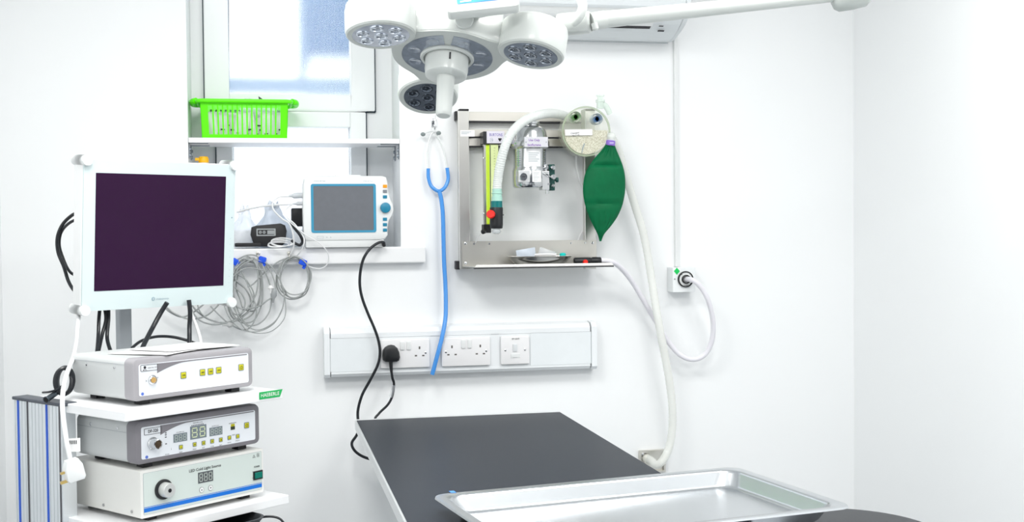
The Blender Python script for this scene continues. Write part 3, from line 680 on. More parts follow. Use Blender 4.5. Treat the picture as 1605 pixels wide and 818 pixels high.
# flow meter
FO = .085
t = thing('flow_meter', 'tall yellow-green glass flow meter tube under a black lettered block on the rack', 'flow meter', W(766, 360, FO))
b = MB(); b.M = Matrix(); pxbox(b, 757.5, 206, 786, 226, FO, .03); b.build('head_block', black, t, bevel=.0015)
b = MB(); pxbox(b, 763, 205.5, 790.5, 224.5, FO+.0015, FO); b.build('name_plate', mat('pale lilac plate', (.74, .72, .80), .35), t)
b = MB(); P = W(767, 213.3, FO+.0016); b.text('BURTONS', P.x, P.y, P.z, .0085, width=.040, bold=.015); b.build('plate_lettering', mat('violet ink', (.24, .20, .50), .5), t)
b = MB(); P = W(768.5, 222.5, FO+.0017); b.ringprism(rrect(P.x, P.z, P.x+.007, P.z+.012, .0005), inset(rrect(P.x, P.z, P.x+.007, P.z+.012, .0005), .0006), P.y, P.y+.0005); b.text('N', P.x+.002, P.y, P.z+.003, .006); b.build('plate_mark', inkg, t)
b = MB(); P = W(783.5, 218.8, FO+.0016); b.prism([(P.x-.005, P.z+.001), (P.x, P.z-.006), (P.x+.005, P.z+.001), (P.x+.005, P.z+.004), (P.x-.005, P.z+.004)], P.y-.001, P.y); b.build('plate_clip', inkb, t)
A, B2 = W(763, 226, FO-.02), W(763, 351, FO-.02)
b = MB(); pxbox(b, 759.5, 226, 763, 352, FO-.01, FO-.03); b.build('back_plate', steelv, t)
b = MB(); pxbox(b, 762.5, 226, 768.5, 352, FO-.008, FO-.03); b.build('flow_tube', tubey, t, bevel=.003)
b = MB(); pxbox(b, 768.5, 226, 781, 352, FO-.006, FO-.03); b.build('scale_body', tubec, t, bevel=.001)
b = MB(); b.box((WX(768.2, 290, FO-.0055), -FO+.0058, WZ(768, 352, FO)), (WX(769.3, 290, FO-.0055), -FO+.0050, WZ(768, 227, FO)))
for k in range(28):
    z = WZ(774, 232+k*4.2, FO-.005); x = WX(774.5, 290, FO-.005); b.box((x, -FO+.0056, z), (x+(.005 if k % 4 == 0 else .003), -FO+.0050, z+.0006))
b.build('graduations', inkb, t)
for py in (247.5, 334): b = MB(); P = W(758.8, py, FO-.01); b.lathe([(.0035, 0), (.0035, .004), (.002, .006)], P, (-.5, -1, 0), seg=12); b.build('fixing_screw', chrome, t)
b = MB(); P = W(763, 358, FO-.01); pxbox(b, 757.8, 351.5, 770, 365, FO-.002, FO-.035); b.build('control_block', black, t, bevel=.002)
b = MB(); P = W(757.5, 363.5, FO); b.lathe([(.0055, 0), (.0072, .003), (.0072, .014), (.005, .016)], P+V((.006, 0, .003)), (-.7, -.8, -.2), seg=20); b.build('control_knob', black, t)
b = MB(); b.tube(wp([(753, 367, .07), (749, 373, .06), (745, 381, .054)]), .0012, seg=6); b.build('thin_tube', wcord, t)

# vaporizer
VO = .105; vx = W(830.5, 245, VO).x
vz = lambda py: WZ(830.5, py, VO)
t = thing('vaporizer', 'polished steel anaesthetic vaporizer drum with purple lettered plate on the rack', 'vaporizer', (vx, -VO, vz(294)))
k = 1/532.
pr = [(.020, vz(294.5)), (.048, vz(294.3)), (.0515, vz(292)), (.0525, vz(285)), (.0525, vz(268)), (.0495, vz(263.5)), (.0485, vz(262)), (.0485, vz(234)), (.052, vz(232)), (.0575, vz(230)), (.0585, vz(228)), (.0585, vz(223)), (.055, vz(220)), (.052, vz(216)), (.050, vz(208)), (.043, vz(201)), (.032, vz(198.5)), (.026, vz(197.5)), (.026, vz(195.5)), (.0295, vz(194.8)), (.0305, vz(193.5)), (.0305, vz(191.8)), (.028, vz(190.6)), (.0, vz(190.3))]
b = MB(); b.lathe([(r, z) for r, z in pr], (vx, -VO, 0), (0, 0, 1), seg=48); b.build('drum', mat('drum steel', (.55, .56, .57), .16, 1.), t)
b = MB()
for i in range(8):
    z = vz(238+i*3.3); 
    b.lathe([(.0489, 0), (.0493, .0004), (.0489, .0008)], (vx, -VO, z), (0, 0, 1), seg=48, cap=False)
b = MB(); b.box((vx-.02, -VO, vz(232)), (vx+.02, -.030, vz(203))); b.build('mount_block', steel, t)
pf = VO+.062
b = MB(); pxbox(b, 822, 214.5, 859, 230.5, pf, VO+.02); b.build('name_plate', mat('plate silver', (.66, .66, .70), .35, .4), t, bevel=.001)
b = MB(); P = W(828.5, 221.2, pf+.0003); b.text('Use Only', P.x, P.y, P.z, .0068, width=.034, bold=.012); P = W(827, 228.6, pf+.0003); b.text('Isoflurane', P.x, P.y, P.z, .0068, width=.040, bold=.012); b.build('plate_lettering', inkp, t)
b = MB(); 
for px in (824.5, 856.5): P = W(px, 222.5, pf); screw(b, P.x, P.y, P.z, .0018)
b.build('plate_screws', seam, t)
def on_drum(b, a0, a1, z0, z1, r, m=None, n=8):
    vs = []; 
    for i in range(n+1):
        a = lerp(a0, a1, i/n); vs += [(vx+r*math.sin(a), -VO-r*math.cos(a), z0), (vx+r*math.sin(a), -VO-r*math.cos(a), z1)]
    return b.add(vs, [(2*i, 2*i+2, 2*i+3, 2*i+1) for i in range(n)], m)
b = MB(); on_drum(b, -.42, .48, vz(262), vz(234), .0490); b.build('paper_label', mat('label off white', (.80, .81, .82), .45), t)
b = MB()
for i in range(5): on_drum(b, -.30, .36-.1*(i % 3), vz(241.8+i*3.1), vz(241+i*3.1), .0494)
for i in range(7): on_drum(b, -1.2, -.82, vz(239.3+i*3.4), vz(238.5+i*3.4), .0494); on_drum(b, .75, 1.1, vz(239.3+i*3.4), vz(238.5+i*3.4), .0494)
b.build('label_print', inkg, t)
b = MB(); pxbox(b, 813, 267, 830.5, 285.5, VO+.0535, VO+.03); b.build('gauge_plate', mat('gauge plate silver', (.72, .73, .74), .3, .6), t, bevel=.001)
b = MB(); P = W(820.5, 277, VO+.054); b.lathe([(.0105, 0), (.0115, .003), (.0105, .0045), (.0078, .0045), (.0078, .0015), (.0, .0015)], P, (0, -1, 0), seg=28); b.build('gauge_ring', chrome, t)
b = MB(); P = W(820.5, 277, VO+.056); b.box((P.x-.004, P.y-.0005, P.z-.001), (P.x+.004, P.y, P.z+.0015)); b.build('gauge_mark', inkb, t)
b = MB(); pxbox(b, 834.5, 267.5, 848, 285, VO+.054, VO+.04); b.build('side_label', paper, t)
b = MB()
for i in range(6): P = W(836, 270.5+i*2.4, VO+.0542); b.box((P.x, P.y-.0004, P.z), (P.x+.019-.003*(i % 3), P.y, P.z+.0008))
b.build('side_label_print', inkg, t)
# filler valve cluster on the right flank
b = MB(); pxbox(b, 850.5, 268, 861, 297.5, VO+.045, VO+.0); b.build('filler_block', mat('valve silver', (.70, .71, .72), .25, .85), t, bevel=.001)
b = MB(); pxbox(b, 861, 257.5, 869.5, 298.5, VO+.02, VO-.01); b.build('valve_spine', greenv, t, bevel=.001)
b = MB(); 
for (px, py, rr_, ln) in ((855.5, 262, .006, .012), (865.5, 263, .0065, .02), (866, 277.5, .0075, .02), (858, 288.5, .0055, .016), (866, 291, .005, .02)):
    P = W(px, py, VO+.03); b.lathe([(rr_, 0), (rr_, ln*.6), (rr_*.6, ln*.7), (rr_*.6, ln)], P, (0, -1, 0), seg=16)
P = W(855.5, 268, VO+.03); b.cyl(P, P+V((0, 0, .02)), .0045, seg=14)
P = W(857.5, 297, VO+.02); b.cyl(P, P-V((0, 0, .012)), .0055, seg=14)
b.tube([W(850, 270, VO+.05), W(858, 274, VO+.055), W(868, 280, VO+.05)], .0018, seg=6); b.build('valve_stems', chrome, t)
b = MB(); P = W(869, 282, VO+.01); b.lathe([(.004, 0), (.004, .003), (.0075, .004), (.0075, .011), (.006, .0125)], P, (1, -.35, 0), seg=20); b.build('valve_knob', greenv, t)

# absorber canister
CO = .13
t = thing('absorber_canister', 'round clear canister half full of beige granules with handwritten label', 'canister', W(918, 248, CO))
cc = W(919, 205.8, CO); cr = .0735; cdp = .055
b = MB(); b.lathe([(cr-.004, 0), (cr, .004), (cr, cdp), (cr-.003, cdp+.004), (0, cdp+.004)], cc, (0, 1, 0), seg=56); b.build('canister_wall', canm, t)
b = MB(); b.lathe([(cr+.0015, -.002), (cr+.0015, .005), (cr-.003, .005), (cr-.003, -.002)], cc, (0, 1, 0), seg=56, cap=False); b.build('front_rim', mat('rim pale green', (.70, .80, .62), .2, alpha=.75), t)
# granules: lower segment
b = MB(); rg = cr-.006; zcut = .004; pts = []
a0 = math.asin(zcut/rg)
for i in range(25):
    a = PI-a0+(2*a0+PI)*i/24 if False else lerp(PI-a0, 2*PI+a0, i/24); pts.append((cc.x+rg*math.cos(a), cc.z+rg*math.sin(a)))
b.prism(pts, cc.y+.004, cc.y+cdp-.006); b.build('granules', sodam, t)
b = MB(); b.box((cc.x-.003, cc.y+.003, cc.z-.010), (cc.x-.0015, cc.y+cdp-.006, cc.z+rg)); b.build('divider', mat('divider acrylic', (.45, .50, .42), .2, alpha=.7), t)
for (px, py, mm) in ((902, 183.5, pgreen), (935.5, 186.5, pblue)):
    P = W(px, py, CO-.0)
    b = MB(); b.lathe([(.0165, 0), (.0165, .03), (.0145, .03), (.0145, 0)], P+V((0, -.006, 0)), (0, 1, 0), seg=28, cap=False); b.build('port_collar', mat('collar clear '+mm.name, (.55, .75, .55) if mm is pgreen else (.55, .70, .82), .15, alpha=.85), t)
    b = MB(); b.lathe([(.0095, 0), (.0095, .028), (.0065, .028), (.0065, 0)], P+V((0, -.004, 0)), (0, 1, 0), seg=24, cap=False); b.lathe([(.0065, .003), (0, .003)], P+V((0, -.004, 0)), (0, 1, 0), seg=24); b.build('port', mm, t)
b = MB(); b.M = frame(cc) @ Matrix.Rotation(-.02, 4, 'Y'); b.box((-.066, -.0022, -.012), (.018, -.0016, .006)); b.build('label_tape', paper, t)
b = MB(); b.M = frame(cc) @ Matrix.Rotation(-.12, 4, 'Y'); b.text('Changed', -.050, -.0026, -.0035, .0055, width=.026); b.text('16.11.14', -.046, -.0026, -.0105, .005, width=.022); b.build('handwriting', inkb, t)
b = MB(); P = W(912, 233, CO+.0); b.tube([W(912, 240, CO-.002), W(913.5, 232, CO-.001), W(916, 225, CO-.001)], .0016, seg=6); b.build('clip', inkg, t)
# elbow on top right
t2 = thing('clear_elbow', 'pale green clear plastic elbow connector standing above the round canister', 'connector', W(944, 172, CO-.03))
b = MB(); A = W(941, 168, CO-.03); b.lathe([(.0115, 0), (.0115, .018), (.014, .019), (.014, .026), (.009, .027), (.009, .036), (.013, .037), (.013, .041)], A-V((0, 0, .004)), (0, 0, 1), seg=24, cap=False); b.tube([A+V((0, 0, .012)), A+V((.014, 0, .006)), A+V((.024, 0, -.008)), A+V((.030, .002, -.020))], .0085, seg=14); b.build('elbow_tube', mat('mint clear', (.80, .92, .84), .15, alpha=.55), t2)

# reservoir bag
BO = .13
t = thing('reservoir_bag', 'green rubber breathing bag hanging from canister by purple banded neck', 'breathing bag', W(941, 378, BO))
L = [(950.5, 225), (944, 234), (933.5, 246), (924, 259), (917, 273), (914, 290), (914.2, 306), (917.5, 323), (923.5, 340), (930.5, 355), (936.5, 367), (939.5, 378)]
Rr = [(963, 225), (966, 234), (971, 246), (976, 259), (979.3, 273), (980.3, 290), (979, 306), (975, 323), (967.5, 340), (957, 355), (947, 367), (942.5, 378)]
sec = []
for (a, c) in zip(L, Rr): sec.append((W(*a, BO), W(*c, BO)))
Pl = catmull([s[0] for s in sec], 5); Pr = catmull([s[1] for s in sec], 5); rings = []
for i, (a, c) in enumerate(zip(Pl, Pr)):
    u = i/(len(Pl)-1); m_ = (a+c)/2; hw = (c-a)/2; th = .004+.016*math.sin(PI*min(1, u*1.05))**.8 if u < .96 else .003
    if u < .08: th = max(th, hw.length*(.95-8*u) if u < .06 else th)
    fold = .007*math.exp(-((u-.27)/.018)**2)+.005*math.exp(-((u-.62)/.02)**2)
    rings.append([m_+hw*math.cos(q)+V((0, -1, 0))*(math.sin(q)*th*(abs(math.sin(q))**.3) + (.0015*math.sin(9*math.cos(q)*2+11*u)*math.sin(q) if th > .006 else 0) - (fold*math.sin(q) if math.sin(q) > 0 else 0)) for q in [2*PI*k/36 for k in range(36)]])
b = MB(); b.loft(rings); b.build('bag', bagm, t)
nk = W(956.5, 228, BO); b = MB(); b.lathe([(.0125, 0), (.0142, .002), (.0142, .014), (.0125, .016)], nk-V((0, 0, .001)), (.12, 0, 1), seg=28); b.build('neck_band', purple, t)
b = MB(); b.box((nk.x-.006, nk.y-.0146, nk.z+.006), (nk.x+.007, nk.y-.0142, nk.z+.0075)); b.build('band_stripe', inkw, t)
b = MB(); b.lathe([(.0115, 0), (.0115, .006), (.0135, .009), (.013, .016), (.010, .022), (.004, .026)], nk+V((.002, 0, .014)), (.1, 0, 1), seg=24); b.build('neck_dome', mat('milky dome', (.86, .90, .86), .2, alpha=.75), t)
# breathing hose
t = thing('breathing_tube', 'translucent white corrugated hose arching from canister to black valve with red knob', 'hose', W(780, 325, .14))
hp = wp([(890, 184, .065), (878, 179.5, .085), (862, 177.5, .12), (845, 180, .165), (828, 186, .175), (812, 197, .18), (799, 213, .18), (790, 234, .175), (784, 258, .165), (780.5, 280, .155), (779, 298, .15)])
b = MB(); Pth = catmull(hp, 26); b.loft(b.rings_on(Pth, lambda u: .0134+.0005*math.sin(u*len(Pth)*2*PI/4.0), 18)); b.build('corrugated_hose', hosem, t)
A = W(779, 296, .15); b = MB(); z1 = W(779, 316, .15); ax = (z1-A).normalized()
b.lathe([(.0142, 0), (.0142, .010), (.016, .011), (.016, .014), (.0142, .015), (.0142, .022), (.0158, .023), (.0158, .037)], A, ax, seg=26); b.build('mint_cuff', mat('mint cuff', (.50, .82, .72), .2, alpha=.8), t)
A = W(778.5, 315, .15); b = MB(); b.lathe([(.0168, 0), (.0168, .026)], A, ax, seg=26); b.build('teal_cuff', mat('deep teal', (.0, .17, .17), .3), t)
A = W(778, 325, .15); b = MB(); b.lathe([(.0185, 0), (.0195, .003), (.0195, .052), (.0185, .060), (.0165, .062)], A, ax, seg=32); vb = b.build('valve_body', black, t)
P = W(768.5, 336, .17); b = MB(); b.lathe([(.008, -.002), (.0120, 0), (.0125, .004), (.0125, .012), (.010, .0145)], P+V((.004, .004, 0)), (-.45, -1, .05), seg=24); b.build('valve_knob', red, t)
P = W(778, 358, .15); b = MB(); b.lathe([(.0125, 0), (.0120, .006), (.014, .008), (.011, .014), (.006, .016)], P, ax, seg=22); b.build('outlet_fitting', mat('clear fitting', (.80, .84, .86), .12, alpha=.6), t)
b = MB(); P = W(785, 337, .15); b.lathe([(.0013, 0), (.0013, .0212)], P, (.35, -1, 0), seg=8); b.build('valve_screw', chrome, t)
# thin white tube behind canister
b = MB(); b.tube(wp([(903, 240, .06), (904, 262, .05), (909, 282, .045), (915, 298, .035), (921, 330, .022), (919, 352, .018), (911, 366, .02), (906, 378, .03)]), .0032, seg=8)
tag(b.build('gas_tube', wcord), 'thin white tube dropping behind the round canister into the rack tray', 'tube')

# kidney dish
KO = .105
kc_ = W(846, 402, KO); kz0 = lz+.0022; kz1 = WZ(846, 401.5, KO)
t = thing('kidney_dish', 'small stainless kidney dish of packets on the rack tray', 'dish', (kc_.x, -KO, kz0))
def kid(sx, sy, n=48):
    out = []
    for k_ in range(n):
        a = 2*PI*k_/n; x = math.cos(a); y = math.sin(a)
        out.append((x*sx, y*sy))
    return out
hx = (WX(900, 402, KO)-WX(795, 402, KO))/2
lev = [(.58, 0), (.70, .10), (.80, .35), (.90, .7), (.955, .94), (1.0, 1.0), (1.0, 1.03), (.94, 1.0), (.885, .7), (.78, .37), (.66, .14), (.55, .08)]
b = MB(); b.loft([[(kc_.x+p[0], -KO+p[1], lerp(kz0, kz1, h)) for p in kid(hx*s_, .040*s_)] for s_, h in lev]); b.build('dish_body', mat('polished dish', (.60, .59, .56), .22, 1.), t)
packet(WX(828, 400, KO), -KO+.010, kz0+.006, .060, .045, -.15, .1, 'clear printed packet standing upright at the left of the kidney dish', 0, 'clear packets in the kidney dish', mm=clear2)
packet(WX(852, 400, KO), -KO+.004, kz0+.006, .050, .044, .35, -.1, 'clear packet leaning right in the kidney dish', 0, 'clear packets in the kidney dish', mm=clear)
b = MB(); b.tube(wp([(838, 399.5, KO+.02), (855, 398.5, KO+.02), (872, 399, KO+.02)]), .0035, seg=8); tag(b.build('white_syringe', wcord), 'slim white syringe lying across the top of the kidney dish', 'syringe')
b = MB(); P = W(882, 398.5, KO); b.lathe([(.0095, -.004), (.0095, .004), (.006, .0065)], P-V((0, 0, .002)), (0, 0, 1), seg=20); tag(b.build('teal_cap', mat('bright teal', (.0, .62, .56), .35)), 'round bright teal cap resting at the right end of kidney dish', 'cap')
# black valve on the tray
t = thing('black_valve', 'black tubular valve with red dot lying at the right end of tray', 'valve', W(920, 413, .125))
A = W(900, 406.5, .125); B2 = W(941.5, 407.5, .125); A.z = B2.z = lz+.0025+.0118
b = MB(); b.lathe([(.0100, 0), (.0112, .002), (.0112, .050), (.0102, .052), (.0102, .054), (.0116, .056), (.0116, (B2-A).length-.002), (.0105, (B2-A).length), (.008, (B2-A).length), (.008, .07)], A, B2-A, seg=28); b.build('valve_body', black, t)
b = MB(); P = W(917.5, 410, .137); b.lathe([(.0078, -.002), (.0078, .006), (.006, .009), (0, .0095)], V((P.x, -.134, A.z-.003)), (0, -1, 0), seg=22); b.build('valve_knob', red, t)

# ------------------------------------------------------- gas outlet, pipe
t = thing('gas_outlet', 'square white wall box with round black-ringed gas socket and green diamond', 'gas outlet', W(1068, 457, 0))
GO = .052
gx_0, gx_1 = WX(1054.5, 440, GO), WX(1090, 440, GO); gz_0, gz_1 = WZ(1072, 457.8, GO), WZ(1072, 419, GO)
b = MB(); b.box((gx_0, -GO, gz_0), (gx_1, -.0005, gz_1)); b.build('box', mat('outlet box', (.82, .85, .86), .35), t, bevel=.0012)
P = W(1074, 437.5, GO)
b = MB(); b.lathe([(.0252, 0), (.0252, .006), (.0215, .007), (.0215, 0)], P, (0, -1, 0), seg=40, cap=False); b.build('socket_ring', black, t)
b = MB(); b.lathe([(.0218, -.001), (.0218, .0045), (.0135, .0055), (0, .0055)], P, (0, -1, 0), seg=40); b.build('socket_face', white, t)
b = MB(); b.lathe([(.0140, .003), (.0140, .012), (.0105, .013), (.0105, .006)], P, (0, -1, 0), seg=30, cap=False); b.build('inner_ring', black, t)
D = W(1061, 425, GO+.0008); b = MB(); s_ = .0098; b.add([(D.x-s_, D.y, D.z), (D.x, D.y, D.z-s_*1.15), (D.x+s_, D.y, D.z), (D.x, D.y, D.z+s_*1.15), (D.x-s_, D.y+.0006, D.z), (D.x, D.y+.0006, D.z-s_*1.15), (D.x+s_, D.y+.0006, D.z), (D.x, D.y+.0006, D.z+s_*1.15)], [(0,1,2,3),(7,6,5,4),(0,4,5,1),(1,5,6,2),(2,6,7,3),(3,7,4,0)]); b.build('diamond_sticker', greens, t)
b = MB(); q = W(1056.5, 437.5, GO+.0006); b.text('A', q.x, q.y, q.z-.002, .005, bold=.02)
for ang in (2.3, -.75): b.add([(P.x+.018*math.cos(ang+a_), P.y-.0066, P.z+.018*math.sin(ang+a_)) if rr_ == 0 else (P.x+.0225*math.cos(ang+a_), P.y-.0066, P.z+.0225*math.sin(ang+a_)) for a_, rr_ in ((0, 0), (-.12, 1), (.12, 1))], [(0, 1, 2)])
b.text('AGSS', P.x, P.y-.0058, P.z-.0205, .003, align='CENTER', width=.014); b.build('marking', inkb, t)
b = MB(); cxp = WX(1060.8, 300, .01)
b.prism(rrect(cxp-.0062, gz_1+.001, cxp+.0062, ZC-.002, .002), -.011, -.0003, bev=.001); tag(b.build('conduit', white), 'thin white vertical conduit running down the wall to the gas outlet', 'conduit')
t = thing('gas_hose', 'smooth white hose looping from gas outlet socket to the rack tray', 'hose', W(1080, 560, .08))
b = MB(); b.tube(wp([(1076, 437.5, .060), (1082, 438, .085), (1090, 441.5, .10), (1100, 452, .10), (1109, 468, .10), (1115.5, 490, .09), (1118, 512, .08), (1115.5, 535, .07), (1107, 553, .06), (1094, 562, .055), (1080, 562.5, .05), (1066, 556, .045), (1054, 544, .04), (1044, 530, .035), (1033, 512, .035), (1020, 490, .04), (1006, 466, .05), (992, 443, .065), (978, 425, .09), (964, 412.5, .115), (950, 408.5, .125), (938, 408.5, .125)]), .0080, seg=16, n=6); b.build('hose', mat('hose white', (.80, .79, .84), .35), t)
# scavenging hose
t = thing('scavenging_hose', 'wide translucent white hose hanging from behind green bag down to wall outlet', 'hose', W(1045, 600, .05))
hp = wp([(958, 215, .09), (968, 232, .085), (977, 262, .08), (986, 292, .075), (996, 325, .07), (1007, 360, .068), (1015, 398, .066), (1021, 436, .066), (1027, 474, .075), (1034, 515, .085), (1042, 556, .085), (1049, 596, .08), (1053.5, 634, .075), (1054, 668, .07), (1049.5, 698, .07), (1042, 716, .075), (1034.5, 726, .08), (1027, 728, .07), (1022, 722.5, .045), (1014, 718, .012)])
b = MB(); Pth = catmull(hp, 22); b.loft(b.rings_on(Pth, lambda u: .0122+.0002*math.sin(u*len(Pth)*2*PI/4.0), 16)); b.build('hose', hosem2, t)
t = thing('hose_outlet_plate', 'small square steel wall plate where translucent hose ends beside table', 'wall plate', W(1023, 735, 0))
a = W(1002.5, 737, .012); c = W(1043, 704.5, .012)
b = MB(); b.ringprism(rrect(a.x, a.z-.01, c.x, c.z, .003), rrect(a.x+.006, a.z-.004, c.x-.006, c.z-.008, .003), -.014, -.0005); b.box((a.x+.001, -.004, a.z-.009), (c.x-.001, -.0005, c.z-.001)); b.build('plate', steel, t)
b = MB(); P = W(1007.8, 711.5, .014); screw(b, P.x, P.y, P.z, .004); b.build('screw', chrome, t)
b = MB(); A = W(1012, 717.5, .004); b.cyl(A, A+V((.004, -.022, -.004)), .0145, seg=24); b.build('spigot', mat('ivory spigot', (.72, .72, .66), .4), t)

# ----------------------------------------------------- wall air conditioner
ac = thing('wall_mounted_air_conditioner', 'white wall-mounted air conditioner behind the surgical light, high on the wall', 'air conditioner', (W(870, 62, .1).x, 0, 2.03))
az = 2.030; ax1 = W(1045, 68, .02).x; ax0 = ax1-.80; ax1b = W(1079, 27, .20).x
prof = [(-.0005, az+.004), (-.030, az), (-.070, az+.006), (-.110, az+.018), (-.150, az+.036), (-.180, az+.056), (-.198, az+.080), (-.205, az+.12), (-.205, az+.25), (-.195, az+.275), (-.17, az+.285), (-.0005, az+.285)]
b = MB(); extr_x(b, prof, ax0, ax1); b.build('casing', acm, ac, bevel=.003)
lo = [(.0 if i == 0 else y, z) for i, (y, z) in enumerate(prof)]
b = MB()
for x_a, x_b in ((ax0-.012, ax0), (ax1, ax1+.016)):
    b = MB(); extr_x(b, [(y*1.0, z+.003) if z < az+.02 else (y-.003, z) for y, z in prof], x_a, x_b)
    b.build('end_panel', acm, ac, bevel=.004)
def acp(t_):     # a point along the curved underside
    pts = prof[1:8]; s_ = t_*(len(pts)-1); i = min(int(s_), len(pts)-2); f = s_-i
    return lerp(pts[i][0], pts[i+1][0], f), lerp(pts[i][1], pts[i+1][1], f)
def strip(b, x0, x1, t0, t1, dz, n=6):
    vs = []
    for i in range(n+1):
        y, z = acp(lerp(t0, t1, i/n)); vs += [(x0, y-.2*dz, z-dz), (x1, y-.2*dz, z-dz)]
    b.add(vs, [(2*i, 2*i+1, 2*i+3, 2*i+2) for i in range(n)])
fx1 = W(1018, 44, .13).x
b = MB(); strip(b, ax0+.05, fx1, .42, .50, .003); b.build('air_slot', acg, ac)
b = MB(); strip(b, ax0+.05, fx1+.002, .50, .80, .007); strip(b, ax0+.05, fx1+.002, .50, .80, .004); b.build('louvre', white, ac)
b = MB(); strip(b, ax0, ax1, .0, .02, .0022); b.box((ax0, -.2062, az+.118), (ax1, -.2045, az+.1195))
b.box((ax0+.05, -.2062, az+.150), (ax1-.13, -.2045, az+.1515)); b.build('panel_seam', seam, ac)
b = MB()
for (t0, t1, xa, xb) in ((.82, .85, 1043, 1054), (.70, .74, 1047, 1050), (.62, .66, 1047, 1050), (.48, .50, 1033, 1040), (.38, .41, 1035, 1045)):
    strip(b, W(xa, 40, .15).x, W(xb, 40, .15).x, t0, t1, .0045, 2)
b.build('display_marks', inkb, ac)

# --------------------------------------------------------- surgical light
dirv = ray(701, 88).normalized()
r3 = CAMROT
Xi = r3 @ V((math.cos(.063), -math.sin(.063), 0))
dn = r3 @ V((-math.sin(.063), -math.cos(.063), 0))
dn = (dn - dirv*dn.dot(dirv)).normalized(); Xi = (Xi - dirv*Xi.dot(dirv)).normalized()
nrm = (dn*.898 - dirv*.44).normalized()
Xi = (Xi - nrm*Xi.dot(nrm)).normalized(); Yi = nrm.cross(Xi).normalized()
LO_ = AD(701, 88, 2.35)
LF = Matrix((Xi, Yi, nrm)).transposed().to_4x4(); LF.translation = LO_
lamp = thing('surgical_light', 'large white surgical light with three round lamp heads hanging over table', 'surgical light', None, None, LF)
SA = [math.radians(a) for a in (20, 143.5, 258.4)]; SR = [.170, .157, .177]
def lobes(base, grow, pw, n=96):
    out = []
    for i in range(n):
        a = 2*PI*i/n; g_ = 0
        for s_ in SA:
            d_ = math.cos(a-s_); g_ = max(g_, max(0, d_)**pw)
        out.append(((base+grow*g_)*math.cos(a), (base+grow*g_)*math.sin(a)))
    return out
b = MB(LF); b.zprism(lobes(.110, .038, 22), -.048, .0, bev=.006); b.build('lamp_body', lampw, lamp)
b = MB(LF); b.zprism(lobes(.1075, .034, 22), -.002, .0012); b.build('face_rim', lampr, lamp)
b = MB(LF); b.zprism(lobes(.080, .03, 10), -.095, -.046, bev=.012); b.build('rear_housing', lampw, lamp)
b = MB(LF); gap = .11
def arc_ring(b, r0, r1, a0, a1, z0, z1, n=40):
    o_ = [(r1*math.cos(lerp(a0, a1, i/n)), r1*math.sin(lerp(a0, a1, i/n))) for i in range(n+1)]+[(r0*math.cos(lerp(a1, a0, i/n)), r0*math.sin(lerp(a1, a0, i/n))) for i in range(n+1)]
    N = len(o_); vs = [(p[0], p[1], z1) for p in o_]+[(p[0], p[1], z0) for p in o_]
    fs = [(i, i+1, 2*n-i, 2*n+1-i) for i in range(n)] + [(i, (i+1) % N, N+(i+1) % N, N+i) for i in range(N)]
    b.add(vs, fs)
arc_ring(b, .050, .089, PI/2+gap, 3*PI/2-.08, .0, .0022); arc_ring(b, .050, .089, -PI/2+.08, PI/2-gap, .0, .0022); b.build('ring_lens', lensm, lamp)
for i in range(8):
    a = PI/2+math.radians(26)+i*math.radians(308/7); c = V((.068*math.cos(a), .068*math.sin(a), .0022))
    b = MB(LF); b.lathe([(.0135, 0), (.0132, .0012), (.0108, .0016), (.0085, .0004), (0, .0002)], c, (0, 0, 1), seg=22); b.build('led_lens', lensm if i else lensm, lamp)
for si, (a, R_) in enumerate(zip(SA, SR)):
    rs = (.0655, .067, .0635)[si]
    HF = LF @ Matrix.Translation((R_*math.cos(a), R_*math.sin(a), .010)) @ Matrix.Rotation(a, 4, 'Z') @ Matrix.Rotation(-math.radians((7, 7, 11)[si]), 4, 'Y')
    b = MB(HF); b.lathe([(rs*.86, -.060), (rs*.97, -.054), (rs, -.044), (rs, -.004), (rs-.0015, .001), (rs-.006, .003)], (0, 0, 0), (0, 0, 1), seg=56); hd = b.build('lamp_head', lampw, lamp)
    b = MB(HF); b.lathe([(rs-.0018, .0012), (rs-.004, .0040), (rs-.0125, .0044), (rs-.0135, .0032)], (0, 0, 0), (0, 0, 1), seg=56, cap=False); b.build('head_rim', lampr, hd)
    b = MB(HF); b.lathe([(rs-.0128, .0030), (rs-.0128, .0036), (0, .0036)], (0, 0, 0), (0, 0, 1), seg=48); b.build('head_lens', (lensm, mat('lamp lens pale', (.50, .54, .62), .12, noise=.25, nscale=60, coat=.6, metal=.3), mat('lamp lens dark', (.14, .16, .19), .12, noise=.3, nscale=60, coat=.6, metal=.3))[si], hd)
    for i in range(7):
        q_ = a*0+.3+2*PI*i/6; rr_ = 0 if i == 6 else rs*.53
        cc_ = V((rr_*math.cos(q_), rr_*math.sin(q_), .0036))
        b = MB(HF); b.lathe([(.0132, 0), (.0126, .0020), (.0108, .0022), (.0088, .0006), (.003, .0003), (0, .0014)], cc_, (0, 0, 1), seg=24); b.build('led_lens', (mat('led cup grey', (.22, .25, .29), .1, metal=.6, noise=.35, nscale=90, coat=.5), lensg, lensd)[si], hd)
# sterile handle
b = MB(LF); b.lathe([(.0525, .0), (.0530, .005), (.0510, .008), (.0465, .008), (.046, .002)], (0, 0, 0), (0, 0, 1), seg=48); b.build('handle_collar', lampw, lamp)
b = MB(LF); b.lathe([(.0425, .0), (.0425, .030), (.0405, .042), (.037, .0445), (0, .045)], (0, 0, 0), (0, 0, 1), seg=48); b.build('handle_boss', lampw, lamp)
b = MB(LF); b.lathe([(.0178, .040), (.0172, .055), (.0155, .118), (.0150, .124), (.0125, .127), (.004, .1265), (0, .126)], (0, 0, 0), (0, 0, 1), seg=32); b.build('handle', lampw, lamp)
b = MB(LF); b.box((.004, .040, .012), (.007, .0435, .026)); b.build('slot', inkb, lamp)
